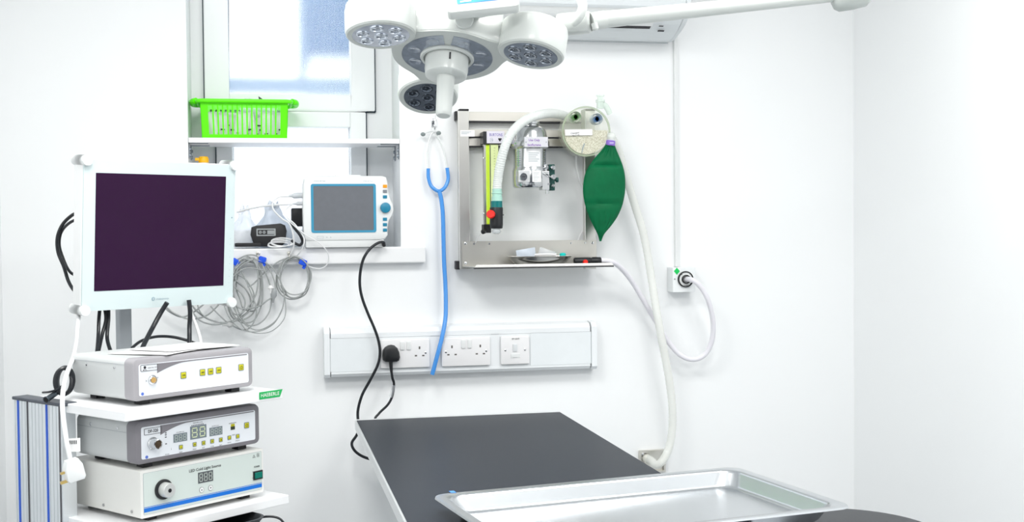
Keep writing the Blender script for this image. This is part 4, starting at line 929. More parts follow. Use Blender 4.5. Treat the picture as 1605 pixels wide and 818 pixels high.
# round swivel cap at the rear and the control display
P = LF @ V((.018, .060, -.050)); P = AD(728, 31, 2.22)
b = MB(); b.lathe([(.0185, -.006), (.0185, .014), (.016, .018), (0, .0185)], AD(727, 30, 2.26), -dirv, seg=32); b.build('swivel_cap', lampw, lamp)
SF = r3 @ Matrix.Rotation(.105, 3, 'Z') @ Matrix.Rotation(-.45, 3, 'X')
CF = SF.to_4x4() @ Matrix.Rotation(PI/2, 4, 'X'); CF = Matrix.Translation(AD(757, 15, 2.20)) @ (SF.to_4x4() @ Matrix(((1, 0, 0, 0), (0, 0, 1, 0), (0, -1, 0, 0), (0, 0, 0, 1))))
CP = MB(CF); pass
b = MB(CF); b.prism(rrect(-.066, -.002, .068, .10, .008), -.004, .018, bev=.004); cpn = b.build('control_display', lampw, lamp)
b = MB(CF); b.prism(rrect(-.046, .015, .050, .09, .002), -.0048, -.003); b.build('display_screen', bluescr, cpn)
b = MB(CF); 
for k_ in range(4): b.box((-.040, -.0052, .018+.010*k_), (-.040+.02+.006*(k_ % 2), -.0049, .021+.010*k_))
b.build('display_text', inkw, cpn)
A = AD(757, 10, 2.24); B2 = LF @ V((.01, .04, -.075)); b = MB(); b.cyl(A, B2, .020, seg=24); b.build('display_stem', lampw, lamp)
# yoke and arm
J0 = AD(876, 39, 2.42); J1 = AD(926, 34.5, 2.40)
d_ = (J1-J0).normalized()
b = MB(); b.lathe([(.012, -.003), (.0215, -.001), (.0228, .004), (.0225, (J1-J0).length-.004), (.0195, (J1-J0).length), (.016, (J1-J0).length+.001)], J0, d_, seg=36); b.build('pivot_housing', lampw, lamp)
b = MB(); b.tube([AD(898, 36, 2.37), AD(907, 27, 2.36), AD(913, 13, 2.36), AD(911, 1, 2.37), AD(901, -12, 2.38), AD(880, -25, 2.38), AD(850, -45, 2.38), AD(790, -60, 2.38), AD(735, -50, 2.36), AD(715, -25, 2.36), AD(710, 15, 2.36)], .0095, seg=18); b.build('yoke', lampw, lamp)
E0, E1 = AD(925, 34.5, 2.40), AD(948, 30.6, 2.41)
b = MB(); b.cyl(E0, E1, .0185, .0178, seg=32); P = AD(931, 44, 2.38); b.lathe([(.0065, 0), (.0065, .012), (.004, .015)], P+V((0, 0, .010)), (.3, 0, -1), seg=16); b.build('arm_collar', lampw, lamp)
F0, F1 = AD(946, 30.8, 2.41), AD(1318, -7.5, 2.52)
b = MB(); b.loft(b.rings_on([lerp(F0, F1, i/12) for i in range(13)], lambda u: .0172-.0048*u, 28)); b.build('spring_arm', lampw, lamp)
b = MB(); A, C_ = lerp(F0, F1, .44), lerp(F0, F1, .50); b.box((A.x, A.y-.019, A.z-.001), (C_.x, A.y-.012, A.z+.001))
K = AD(1333, -6, 2.52); up = V((0, 0, 1))
kd = (AD(1362, -14, 2.52)-AD(1302, -2, 2.52)).normalized()
b = MB(); b.lathe([(.012, -.040), (.022, -.036), (.0275, -.028), (.029, 0), (.0275, .028), (.022, .036), (.012, .040)], K, kd, seg=32); b.build('elbow_joint', mat('lamp joint grey', (.50, .54, .52), .4), lamp)
b = MB(); b.cyl(K+V((0, 0, -.002)), V((K.x, K.y, 2.40)), .022, seg=28); b.build('drop_tube', lampw, lamp)
b = MB(); b.lathe([(.10, -.035), (.10, -.001), (0, -.001)], (K.x, K.y, ZC), (0, 0, 1), seg=40); b.lathe([(.03, -.22), (.045, -.20), (.045, -.034)], (K.x, K.y, ZC), (0, 0, 1), seg=32); b.build('ceiling_mount', lampw, lamp)

# ------------------------------------------------------ examination table
TZ = .907; ta, tb_, ty1, ty0 = .2505, .8575, -.148, -1.66
t = thing('examination_table', 'long black-topped veterinary examination table with pale steel rim', 'table', ((ta+tb_)/2, (ty0+ty1)/2, 0))
b = MB(); b.prism([(ta, TZ-.026), (tb_, TZ-.026), (tb_, TZ-.0015), (ta, TZ-.0015)], ty0, ty1)
b.box((ta, ty1-.008, TZ-.0015), (tb_, ty1, TZ+.0035)); b.box((ta, ty0, TZ-.0015), (ta+.005, ty1, TZ+.0005)); b.build('table_rim', rimm, t, bevel=.0008)
b = MB(); b.box((ta+.005, ty0+.006, TZ-.001), (tb_-.001, ty1-.009, TZ+.0015)); b.build('table_mat', tablem, t)
b = MB(); b.box((.42, -1.15, .08), (.68, -.65, TZ-.03)); b.build('pedestal', white, t, bevel=.01)
b = MB(); b.box((.30, -1.45, .0005), (.80, -.35, .08)); b.build('base', rimm, t, bevel=.01)

# tray
NZ = .9432
A = AZ(678, 775, NZ); B2 = AZ(1150, 731, NZ); C_ = AZ(1321, 794, NZ)
ang = math.atan2(B2.y-A.y, B2.x-A.x); tw = (B2-A).length+.008; td = .405
TF = frame((A.x, A.y, NZ), ang); TF = TF @ Matrix.Translation((-.004, 0, 0))
t = thing('steel_tray', 'large shallow stainless steel tray across the near end of table', 'tray', None, None, TF @ Matrix.Translation((tw/2, -td/2, -.033)))
b = MB(TF)
def rr_in(d, r): return rrect(d, -td+d, tw-d, -d, r, 8)
lev = [(.0, .030, -.0035), (.0012, .030, .0), (.017, .035, .0), (.021, .036, -.002), (.024, .036, -.006), (.034, .040, -.027), (.038, .040, -.0310), (.046, .040, -.0325)]
rings = [[(p[0], p[1], z) for p in rr_in(d, r)] for d, r, z in lev]
rings2 = [[(p[0], p[1], z-.0012) for p in rr_in(d, r)] for d, r, z in reversed(lev[2:])]
b.loft(rings, cap0=False, cap1=True); b.loft([rings[0]]+[rings2[-1]], cap0=False, cap1=False); b.loft(rings2, cap0=True, cap1=False)
b.build('tray_pan', traym, t)
P = AZ(710, 771, NZ); b = MB(TF); q = TF.inverted() @ P; b.box((q.x-.006, q.y-.007, .0002), (q.x+.004, q.y+.008, .0009)); b.build('tape', mat('blue tape', (.08, .30, .75), .5), t)

# stool
sc_ = AZ(1318, 828, .86)
t = thing('operating_stool', 'round black padded stool just beyond the right end of steel tray', 'stool', (sc_.x, sc_.y, 0))
b = MB(); b.lathe([(.15, .80), (.187, .805), (.195, .82), (.195, .845), (.187, .857), (.165, .860), (0, .861)], (sc_.x, sc_.y, 0), (0, 0, 1), seg=64); b.build('seat', vinyl, t)
b = MB(); b.cyl((sc_.x, sc_.y, .05), (sc_.x, sc_.y, .80), .025); b.build('column', chrome, t)
for k_ in range(5):
    a = 2*PI*k_/5; b = MB(); b.tube([(sc_.x, sc_.y, .09), (sc_.x+.12*math.cos(a), sc_.y+.12*math.sin(a), .075), (sc_.x+.24*math.cos(a), sc_.y+.24*math.sin(a), .03)], .015); b.ball((sc_.x+.24*math.cos(a), sc_.y+.24*math.sin(a), .026), .025); b.build('leg', black, t)

# ------------------------------------------------------------- equipment cart
CA = math.radians(39.8)
u_ = V((math.cos(CA), math.sin(CA), 0)); v_ = V((-math.sin(CA), math.cos(CA), 0))
def reach(P, d, px):          # distance along d from P where the sight column px is met
    lo_, hi_ = 0., 2.
    def col(q): c = CAMROT.transposed() @ (q-EYE); return 802.5+FPX*c.x/(-c.z)
    s_ = 1 if col(P+d*.1) > col(P) else -1
    for _ in range(50):
        m_ = (lo_+hi_)/2
        if (col(P+d*m_)-px)*s_ < 0: lo_ = m_
        else: hi_ = m_
    return lo_
D3 = AD(220.3, 814.5, 2.40); z3 = D3.z
D1 = AD(209.3, 630.4, 2.40); z1 = D1.z
D2 = AD(213, 729.5, 2.395); z2 = z3+.0982+.0105
w3 = reach(D3, u_, 413.5); w1 = reach(D1, u_, 397.5); w2 = reach(D2, u_, 408); l3 = reach(D3, v_, 111); l1 = reach(D1, v_, 114); l2 = reach(D2, v_, 121)
s1top = z1-.0105; s1bot = s1top-.019
S1 = AZ(196.6, 661.4, s1bot); S1.z = s1bot
ws = reach(S1, u_, 443.5)
s2top = z3-.0105; S2 = V((S1.x, S1.y, s2top-.019)); 
S2 = AD(222, 838, 2.30); S2 = V((S1.x, S1.y, s2top-.019)); ws2 = reach(S2, u_, 453)
print('cart', w1, w2, w3, l1, l2, l3, ws, ws2, S1, D1, D3)
CFR = frame((S1.x, S1.y, 0), CA)
cart = thing('equipment_cart', 'white shelved endoscopy cart with ribbed aluminium column carrying the stacked units', 'cart', None, None, CFR)
inv = CFR.inverted()
sd = .36
for zz, wd in ((s1bot, ws), (s2top-.019, ws2), (.45, ws2), (.12, ws2)):
    b = MB(CFR); b.box((0, 0, zz), (wd, sd, zz+.019)); b.build('shelf_board', laminate, cart, bevel=.0015)
# column at the rear left
cA = W(0, 0, 0)
Q = inv @ AZ(104, 640, s1top-.01)
colv = Q.y
def cpx(px, py, x):      # point on the local plane x = const
    o_ = inv @ EYE; d2 = inv.to_3x3() @ ray(px, py); return o_+d2*((x-o_.x)/d2.x)
K0 = cpx(96, 633, -.012); K1 = cpx(21, 621.5, -.012)
cy0, cy1 = K0.y, K1.y; czt = (K0.z+K1.z)/2
print('col', cy0, cy1, K0.z, K1.z, Q)
cx0, cx1 = -.012, .020
b = MB(CFR); b.box((cx0, cy0, .04), (cx1, cy1, czt-.006)); 
b.build('column_body', alu, cart, bevel=.001)
b = MB(CFR); nn = 10; wv = cy1-cy0
for (f, m_, nm, wd) in ((.30, colb, 'column_insert', .006), (.70, alug, 'column_groove', .0045), (.90, colb, 'column_insert', .006), (.04, alug, 'column_groove', .004)):
    q = MB(CFR); y = cy0+wv*f; q.box((cx0-.0012, y-wd/2, .05), (cx0+.002, y+wd/2, czt-.006)); q.build(nm, m_, cart)
for k_ in range(14):
    if k_ in (0, 4, 9, 12): continue
    y = cy0+wv*(k_+.5)/14; b.box((cx0-.0006, y-.0008, .05), (cx0+.001, y+.0008, czt-.006))
b.build('column_ribs', mat('rib grey', (.60, .63, .65), .5, .6), cart)
b = MB(CFR); b.prism([(cx0-.003, czt-.006), (cx1+.002, czt-.006), (cx1+.002, czt+.001), (cx0-.003, czt+.001)], cy0-.004, cy1+.002); b.build('column_cap', capg, cart, bevel=.002)
for (xx) in (0.02, ws-.04):
    q = MB(CFR); q.box((xx, sd-.03, .12), (xx+.02, sd-.01, s1bot)); q.build('upright', alu, cart)
for xx, yy in ((.04, .04), (ws-.04, .04), (.04, sd-.04), (ws-.04, sd-.04)):
    q = MB(CFR); q.cyl((xx, yy-.012, .028), (xx, yy+.012, .028), .028); q.cyl((xx, yy, .03), (xx, yy, .12), .012); q.build('castor', black, cart)
# name tape on the upper shelf
q = MB(CFR); a = on(CFR, 406.5, 617, -.001); c = on(CFR, 443, 617, -.001); zz0, zz1 = s1bot+.0015, s1top+.0005
zt0_ = on(CFR, 408, 626, 0).z; zt1_ = on(CFR, 408, 614.5, 0).z
q.add([(a.x, -.0012, zt0_), (c.x-.008, -.0012, zt0_), (c.x, -.0012, zt1_), (a.x, -.0012, zt1_), (a.x, -.0002, zt0_), (c.x-.008, -.0002, zt0_), (c.x, -.0002, zt1_), (a.x, -.0002, zt1_)], [(0,1,2,3),(7,6,5,4),(0,4,5,1),(1,5,6,2),(2,6,7,3),(3,7,4,0)])
tp = q.build('name_tape', greens2, cart); tp['label'] = 'green name tape with white capitals'
q = MB(CFR); q.text('HAEBERLE', a.x+.003, -.0015, zt0_+.0045, (zt1_-zt0_)*.50, width=(c.x-a.x)*.80); q.build('tape_lettering', inkw, tp)

UNIT = [None]
def unit(name, label, D, z, w, l, h, shellm, bezm, r=.012, screws=True, fr_ang=CA, cat='device'):
    fr = frame((D.x, D.y, z), fr_ang); t = thing(name, label, cat, None, None, fr @ Matrix.Translation((w/2, l/2, -.0105))); UNIT[0] = t
    b = MB(fr); b.prism(rrect(.001, .001, w-.001, h-.001, r, 5), .028 if bezm else .0, l, bev=0, smooth=True); b.build('housing', shellm, t)
    if bezm:
        b = MB(fr); b.prism(rrect(0, 0, w, h, r, 6), .0, .030, bev=.006); b.build('bezel', bezm, t)
    for fx in (.03, w-.045):
        for fy in (.02, l-.04):
            b = MB(fr); b.box((fx, fy, -.0105), (fx+.022, fy+.022, .002)); b.build('foot', rubber, t)
    return fr, t
def rect_on(fr, x0, y0, x1, y1):    # rectangle on the front plane from two sighted corners
    a = on(fr, x0, y1); c = on(fr, x1, y0); return a.x, a.z, c.x, c.z
def seven(b, x, z, w, h, digits, y):
    seg = {'8': 'abcdefg'}; 
    for i in range(digits):
        cw = w/digits; x0 = x+i*cw+cw*.2; x1 = x+(i+1)*cw-cw*.2; z0, z1_ = z+h*.16, z+h*.84; th = cw*.10; zm = (z0+z1_)/2
        for (p, q_) in (((x0, z0-th/2), (x1, z0+th/2)), ((x0, zm-th/2), (x1, zm+th/2)), ((x0, z1_-th/2), (x1, z1_+th/2)), ((x0-th/2, z0+th), (x0+th/2, zm-th)), ((x1-th/2, z0+th), (x1+th/2, zm-th)), ((x0-th/2, zm+th), (x0+th/2, z1_-th)), ((x1-th/2, zm+th), (x1+th/2, z1_-th))):
            b.box((p[0], y-.0006, p[1]), (q_[0], y, q_[1]))
def key(t, fr, px, py, s=.0115, m=None, txt='', power=False, name='key'):
    p = on(fr, px, py); b = MB(fr); b.prism(rrect(p.x-s/2, p.z-s/2, p.x+s/2, p.z+s/2, s*.12), -.0022, -.0005, bev=.0004); b.build(name, m or yellow, t)
    return p
def keyframe(b, p, s):
    b = MB(b.M); b.ringprism(rrect(p.x-s/2-.0012, p.z-s/2-.0012, p.x+s/2+.0012, p.z+s/2+.0012, s*.15), rrect(p.x-s/2, p.z-s/2, p.x+s/2, p.z+s/2, s*.12), -.0018, -.0005); b.build('key_surround', mat('key surround', (.20, .24, .25), .5), UNIT[0])
def power_icon(b, p, r, y):
    n = 18; o_ = []; 
    for i in range(n):
        a0 = lerp(math.radians(120), math.radians(420), i/n); a1 = lerp(math.radians(120), math.radians(420), (i+1)/n)
        b.add([(p.x+r*math.cos(a0), y, p.z+r*math.sin(a0)), (p.x+r*math.cos(a1), y, p.z+r*math.sin(a1)), (p.x+r*.78*math.cos(a1), y, p.z+r*.78*math.sin(a1)), (p.x+r*.78*math.cos(a0), y, p.z+r*.78*math.sin(a0))], [(0, 1, 2, 3)])
    b.box((p.x-r*.1, y, p.z), (p.x+r*.1, y-.0001, p.z+r*1.15))
def swoosh(t, fr, w, h, x0, z0, x1):      # grey wedge under the top line of the fascia
    b = MB(fr); n = 14; zt_ = h-.0135; pts = [(w-.018, zt_), (w-.018, zt_-.0022)]
    xs = x0+(x1-x0); pts += [(xs+.02, zt_-.0022)]
    for i in range(n+1):
        f = i/n; pts.append((lerp(xs, x0, f), zt_-.0026-(zt_-.0026-z0)*(f**1.6)))
    pts.append((x0, zt_)); b.prism(list(reversed(pts)), -.0011, -.0006); b.build('fascia_stripe', bezel, t)

# unit 1: camera control unit
h1 = .086
fr, t = unit('camera_control_unit', 'grey-edged white camera control unit with yellow keys, topmost of the stacked units', D1, z1, w1, l1, h1, beige, bezel1)
b = MB(fr); b.prism(rrect(.013, .010, w1-.014, h1-.012, .004), -.0006, .003); b.build('fascia', face, t)
swoosh(t, fr, w1, h1, .056, h1-.033, .125)
a = rect_on(fr, 220, 571, 246, 583); x_a = on(fr, 220, 577).x; x_b = on(fr, 246.5, 573).x; zc_ = on(fr, 233, 576).z
b = MB(fr); b.ringprism(rrect(x_a, zc_-.0065, x_b, zc_+.0065, .0015), inset(rrect(x_a, zc_-.0065, x_b, zc_+.0065, .0015), .0007), -.0014, -.0006); b.text('VISION 3D', x_b-.002, -.0012, zc_-.002, .003, align='RIGHT', width=.022)
b.lathe([(.003, 0), (.003, .0004)], (x_a+.010, -.0006, zc_+.001), (0, -1, 0), seg=14); b.text('R', x_a+.004, -.0012, zc_-.005, .0022, width=.012)
P = on(fr, 227.5, 597); b.text('X', P.x, -.001, P.z-.002, .004); P = on(fr, 245.5, 593.5); b.text('*', P.x, -.001, P.z-.002, .006); b.build('lettering', inkb, t)
P = on(fr, 238.5, 595.3); b = MB(fr); b.lathe([(.0105, 0), (.0105, .002), (.0090, .005), (.0075, .006), (.0070, .0045), (.0, .0045)], (P.x, 0, P.z), (0, -1, 0), seg=30); b.build('socket_ring', chrome, t)
b = MB(fr); b.lathe([(.0060, .0045), (.0055, .0056), (0, .0056)], (P.x, 0, P.z), (0, -1, 0), seg=20); b.build('socket_core', mat('amber core', (.55, .33, .10), .4), t)
kf = MB(fr); kt = MB(fr)
for (px, py, tx) in ((287, 588, 'WB'), (316.8, 583.5, 'FREEZE'), (329.5, 582, 'GAIN'), (342.3, 580, 'ENH')):
    p = key(t, fr, px, py, .0118); keyframe(kf, p, .0118); kt.text(tx, p.x, -.0024, p.z-.001, .0022, align='CENTER', width=.0075, bold=.04)
p = key(t, fr, 377.3, 575.5, .0118); keyframe(kf, p, .0118); power_icon(kt, p, .0035, -.0024)
kt.build('key_legends', inkb, t)
b = MB(fr); P = on(fr, 306.5, 587); b.box((P.x-.0003, -.0009, P.z-.012), (P.x+.0003, -.0006, P.z+.018)); P = on(fr, 367, 597); b.text('1CCD', P.x, -.001, P.z-.002, .008, width=.030); b.build('embossed_mark', mat('pale embossed', (.70, .72, .76), .4), t)
b = MB(fr); P = on(fr, 223, 617.3); b.lathe([(.0032, 0), (.0032, .0008)], (P.x, -.0006, P.z), (0, -1, 0), seg=18); b.build('badge', mat('badge blue', (.10, .18, .60), .4), t)
# screws on the side
def side_screws(t, fr, l, z, ys):
    for y in ys:
        b = MB(fr); b.lathe([(.0034, 0), (.0034, .0008), (.002, .0014)], (.001, y, z), (-1, 0, 0), seg=14); b.build('side_screw', chrome, t)
side_screws(t, fr, l1, h1-.020, (l1*.30, l1*.76))
b = MB(fr); b.box((.0004, .03, h1-.013), (.0012, l1-.002, h1-.0125)); b.build('side_seam', seam, t)
# unit 2: flow pump DF-320
h2 = .087
fr, t = unit('insufflation_unit', 'grey-framed control unit with digit displays and DF-320 label, middle of the stack', D2, z2, w2, l2, h2, beige, bezel)
b = MB(fr); b.prism(rrect(.013, .010, w2-.014, h2-.012, .004), -.0006, .003); b.build('fascia', face, t)
swoosh(t, fr, w2, h2, .058, h2-.033, .125)
x_a = on(fr, 225.5, 677).x; x_b = on(fr, 253, 671).x; zc_ = on(fr, 240, 675).z
b = MB(fr); b.ringprism(rrect(x_a, zc_-.0065, x_b, zc_+.0065, .0015), inset(rrect(x_a, zc_-.0065, x_b, zc_+.0065, .0015), .0007), -.0014, -.0006); b.text('DF-320', (x_a+x_b)/2, -.0012, zc_-.0028, .0062, align='CENTER', width=.024, bold=.015)
for (px, py) in ((259.5, 678.5), (259.5, 681.5), (259.5, 685), (260, 695.5)): P = on(fr, px, py); b.box((P.x-.002, -.0009, P.z-.0009), (P.x+.002, -.0006, P.z+.0009))
for (px, py, tx, ww) in ((282, 677, 'VOLUME L/min', .019), (309.5, 662, 'PRESSURE mmHg', .024), (337, 667.3, 'FLOW L/min', .018), (364, 663, 'INSUFFLATION', .020), (283, 708.5, 'RESET', .008), (304.5, 704, 'PRESS', .009), (318.5, 701.5, 'SET', .007), (332, 699.5, 'POWER', .009), (345.5, 697.5, 'SET', .007), (359, 693.5, 'MANUAL', .010), (372, 690.5, 'INTERLOCK', .011), (261.5, 712, 'SMOKE', .010), (365.5, 681.5, 'MODE', .008)):
    P = on(fr, px, py); b.text(tx, P.x, -.0009, P.z-.001, .0024, align='CENTER', width=ww)
P = on(fr, 309, 665.5)
for k_ in range(8): b.box((P.x-.015+k_*.004, -.0009, P.z-.001), (P.x-.0125+k_*.004, -.0006, P.z+.0008))
P = on(fr, 267.5, 703.5); b.text('i', P.x, -.0009, P.z-.002, .005); b.build('lettering', inkb, t)
def display(t, fr, x0, y0, x1, y1, dg, mm=lcd, sm=segm, name='digit_display'):
    c0 = on(fr, (x0+x1)/2, (y0+y1)/2); xa = on(fr, x0, (y0+y1)/2).x; xb = on(fr, x1, (y0+y1)/2).x
    hh = (on(fr, (x0+x1)/2, y0).z-on(fr, (x0+x1)/2, y1).z)
    b = MB(fr); b.box((xa, -.0014, c0.z-hh/2), (xb, -.0004, c0.z+hh/2)); d = b.build(name, mm, t)
    b = MB(fr); seven(b, xa+.001, c0.z-hh/2, xb-xa-.002, hh, dg, -.0014); b.build('digits', sm, d)
display(t, fr, 271.5, 679, 292.8, 692, 3); display(t, fr, 297.7, 666.5, 323, 687, 2, lcd, segy); display(t, fr, 328, 669, 348, 682, 3)
P = on(fr, 239.5, 694.8); b = MB(fr); b.lathe([(.0125, 0), (.0125, .003), (.0105, .005), (.0095, .016), (.0100, .020), (.0085, .021), (.0075, .019), (0, .019)], (P.x-.001, 0, P.z+.0005), (0, -1, 0), seg=30); b.build('gas_port', chrome, t)
b = MB(fr); b.lathe([(.0072, .0195), (0, .0195)], (P.x-.001, 0, P.z+.0005), (0, -1, 0), seg=24); b.build('port_bore', mat('bronze bore', (.16, .11, .07), .4, .5), t)
kf = MB(fr); kt = MB(fr)
for (px, py, tx, s_) in ((283, 700.5, 'x', .0068), (304.5, 696.3, 'v', .0068), (318.5, 694, '^', .0068), (332, 691.3, 'v', .0068), (345.5, 689, '^', .0068), (359, 685.8, 'o', .0068), (372, 683.5, '>', .0068)):
    p = key(t, fr, px, py, s_); keyframe(kf, p, s_); 
    if tx in 'v^':
        g_ = -1 if tx == 'v' else 1; kt.add([(p.x-.0018, -.0024, p.z-.001*g_), (p.x+.0018, -.0024, p.z-.001*g_), (p.x, -.0024, p.z+.0018*g_)], [(0, 1, 2)])
    else: kt.text(tx, p.x, -.0024, p.z-.0015, .003, align='CENTER')
p = key(t, fr, 386, 666.3, .0105); keyframe(kf, p, .0105); power_icon(kt, p, .0032, -.0024)
P = on(fr, 364.3, 667.2); b = MB(fr); b.box((P.x-.0045, -.0022, P.z-.001), (P.x+.0045, -.0005, P.z+.004)); b.build('key', yellow, t)
b = MB(fr); b.box((P.x-.0052, -.0018, P.z-.0082), (P.x+.0052, -.0005, P.z-.0008)); b.build('key', mat('dark key', (.04, .05, .03), .4), t)
kt.text('START', P.x, -.0024, P.z+.0007, .002, align='CENTER', width=.007)
kt.build('key_legends', inkb, t)
b = MB(fr); P = on(fr, 229.5, 716.3); b.lathe([(.0032, 0), (.0032, .0008)], (P.x, -.0006, P.z), (0, -1, 0), seg=18); b.build('badge', MATS['badge blue'], t)
side_screws(t, fr, l2, h2-.018, (l2*.30, l2*.76))
b = MB(fr); b.box((.0004, .03, h2-.024), (.0012, l2-.002, h2-.0235)); b.build('side_seam', seam, t)
# unit 3: LED light source
h3 = .098
fr, t = unit('light_source_unit', 'pale light source unit with blue stripe, lowest of the stacked units', D3, z3, w3, l3, h3, beige3, None, r=.003)
fa = rrect(.008, .008, w3-.006, h3-.007, .0015)
b = MB(fr); b.prism(fa, -.0008, .001); b.build('fascia', face3, t)
b = MB(fr); b.ringprism(inset(fa, -.0006), fa, -.0006, .0005); b.build('fascia_line', seam, t)
b = MB(fr); b.box((.008, -.0012, .0125), (w3-.006, -.0007, .0205)); b.box((.008, -.0012, .0218), (w3-.006, -.0007, .0228)); b.build('blue_stripe', bstripe, t)
P = on(fr, 255.5, 766.5); b = MB(fr); b.lathe([(.0205, 0), (.0205, .0035), (.016, .0045)], (P.x, -.0008, P.z), (0, -1, 0), seg=36); b.build('port_collar', black, t)
b = MB(fr); b.lathe([(.0150, .002), (.0150, .020), (.0135, .0225), (.004, .0226), (.0035, .018), (0, .018)], (P.x, -.0008, P.z), (0, -1, 0), seg=36); b.build('light_port', mat('port silver', (.60, .61, .60), .35, .5), t)
b = MB(fr); b.lathe([(.0042, .0228), (0, .0228)], (P.x, -.0008, P.z), (0, -1, 0), seg=18)
P = on(fr, 295.5, 738.2); P2 = on(fr, 345.8, 728.3); b.text('LED Cold Light Source', P.x, -.0012, (P.z+P2.z)/2-.003, .0058, width=P2.x-P.x, bold=.012)
for px, py, g_ in ((315.5, 767.5, 1), (329.5, 764.3, -1)):
    q = on(fr, px, py); b.add([(q.x-.0018, -.0020, q.z-.0013*g_), (q.x+.0018, -.0020, q.z-.0013*g_), (q.x, -.0020, q.z+.002*g_)], [(0, 1, 2)]); ring_ = [(q.x+.0058*math.cos(a_), q.z+.0058*math.sin(a_)) for a_ in [2*PI*k_/24 for k_ in range(24)]]; b.ringprism(ring_, inset(ring_, .0004), -.0016, -.0008)
q = on(fr, 397.5, 715.2); b.add([(q.x-.004, -.0010, q.z-.0028), (q.x+.004, -.0010, q.z-.0028), (q.x, -.0010, q.z+.004), (q.x-.0028, -.0010, q.z-.0020), (q.x+.0028, -.0010, q.z-.0020), (q.x, -.0010, q.z+.0026)], [(0, 1, 4, 3), (1, 2, 5, 4), (2, 0, 3, 5)]); b.text('!', q.x, -.0012, q.z-.0018, .003, align='CENTER')
q = on(fr, 404, 713); b.ringprism(rrect(q.x-.003, q.z-.004, q.x+.003, q.z+.004, .0003), inset(rrect(q.x-.003, q.z-.004, q.x+.003, q.z+.004, .0003), .0005), -.0011, -.0008); b.text('R', q.x, -.0012, q.z-.002, .004, align='CENTER')
q = on(fr, 402, 731.5); b.text('POWER', q.x, -.0012, q.z-.001, .0036, align='CENTER', width=.016, bold=.015); q = on(fr, 394.6, 740.5); b.text('I', q.x, -.0012, q.z, .003); q = on(fr, 394.8, 749.8); b.text('o', q.x-.0006, -.0012, q.z, .003); b.build('lettering', inkb, t)
for px, py in ((315.5, 767.5), (329.5, 764.3)):
    q = on(fr, px, py); c_ = MB(fr); c_.lathe([(.0055, 0), (.0055, .0007)], (q.x, -.0008, q.z), (0, -1, 0), seg=24); c_.build('round_key', white, t)
display(t, fr, 310, 738.5, 333.5, 755.5, 3, dispd, segm)
xa = on(fr, 396.2, 744).x; xb = on(fr, 410.5, 744).x; q = on(fr, 403, 744.3); b = MB(fr); b.box((xa, -.003, q.z-.0095), (xb, -.0005, q.z+.0095)); sw = b.build('switch_frame', black, t)
b = MB(fr); b.box((xa+.003, -.0055, q.z-.0065), (xb-.003, -.002, q.z+.0065)); b.build('rocker', greensw, sw, bevel=.0008)
for y in (.03, .13, l3-.015):
    b = MB(fr); b.lathe([(.0032, 0), (.0032, .0008), (.002, .0014)], (.0, y, .012), (-1, 0, 0), seg=14); b.build('side_screw', mat('side screw grey', (.4, .4, .4), .4, .5), t)

# papers on the top unit
for i, (xo, yo, ww_, hh_, an, lab) in enumerate(((.078, -.003, .20, .15, .30, 'lower sheet of white paper on the topmost unit, sticking out at left'), (.105, .022, .19, .145, .06, 'upper sheet of white paper on the topmost unit'))):
    fr1 = frame((D1.x, D1.y, z1+h1+.0006+.0022*i), CA) @ frame((xo, yo, 0), an); vs = []; n = 10
    for s_ in (0, 1):
        for a_ in range(n+1):
            for c_ in range(n+1):
                x = a_/n*ww_; y = c_/n*hh_; vs.append((x, y, .0006*s_+.0012*(1+math.sin(x*22+i))*(1-c_/n)+.0004*math.sin(y*40)))
    N = (n+1)**2; fs = []
    for a_ in range(n):
        for c_ in range(n):
            k_ = a_*(n+1)+c_; fs += [(k_, k_+1, k_+n+2, k_+n+1), (N+k_, N+k_+n+1, N+k_+n+2, N+k_+1)]
    for k_ in range(n):
        for A_, B_ in ((k_*(n+1), (k_+1)*(n+1)), (k_, k_+1), (k_*(n+1)+n, (k_+1)*(n+1)+n), (n*(n+1)+k_, n*(n+1)+k_+1)): fs.append((A_, B_, N+B_, N+A_))
    q = MB(fr1); q.add(vs, fs, smooth=True); tag(q.build('paper_sheet', paper), lab, 'paper', 'papers on the topmost unit')

# display monitor on a pole
MA = math.radians(90-11.7-44.5)
mc = AD(248, 366, 2.86)
MF = frame(mc, MA) @ Matrix.Rotation(math.radians(4.2), 4, 'X')
t = thing('display_monitor', 'large pale-framed flat screen monitor, dark screen, on a pole above the cart', 'monitor', None, None, MF)
sc = [on(MF, *p) for p in ((150.5, 272), (356, 275.5), (347.5, 446.5), (146.5, 457.5))]
ou = [on(MF, *p) for p in ((130.5, 251.5), (371, 255.5), (363.5, 478), (127.5, 486))]
print('mon', [tuple(round(c, 3) for c in p) for p in sc], [tuple(round(c, 3) for c in p) for p in ou])
sx_0 = (sc[0].x+sc[3].x)/2; sx_1 = (sc[1].x+sc[2].x)/2; sz_1 = (sc[0].z+sc[1].z)/2; sz_0 = (sc[2].z+sc[3].z)/2
ox0 = (ou[0].x+ou[3].x)/2; ox1 = (ou[1].x+ou[2].x)/2; oz1 = (ou[0].z+ou[1].z)/2; oz0 = (ou[2].z+ou[3].z)/2
b = MB(MF); b.prism(rrect(ox0, oz0, ox1, oz1, .004), .003, .045, bev=0); b.build('rear_case', mwhite, t, bevel=.003)
b = MB(MF); b.prism(rrect(ox0+.001, oz0+.001, ox1-.001, oz1-.001, .004), -.001, .004); b.build('front_glass_frame', mframe, t)
b = MB(MF); b.prism(rrect(sx_0, sz_0, sx_1, sz_1, .0005), -.0016, .001); b.build('screen', screen, t)
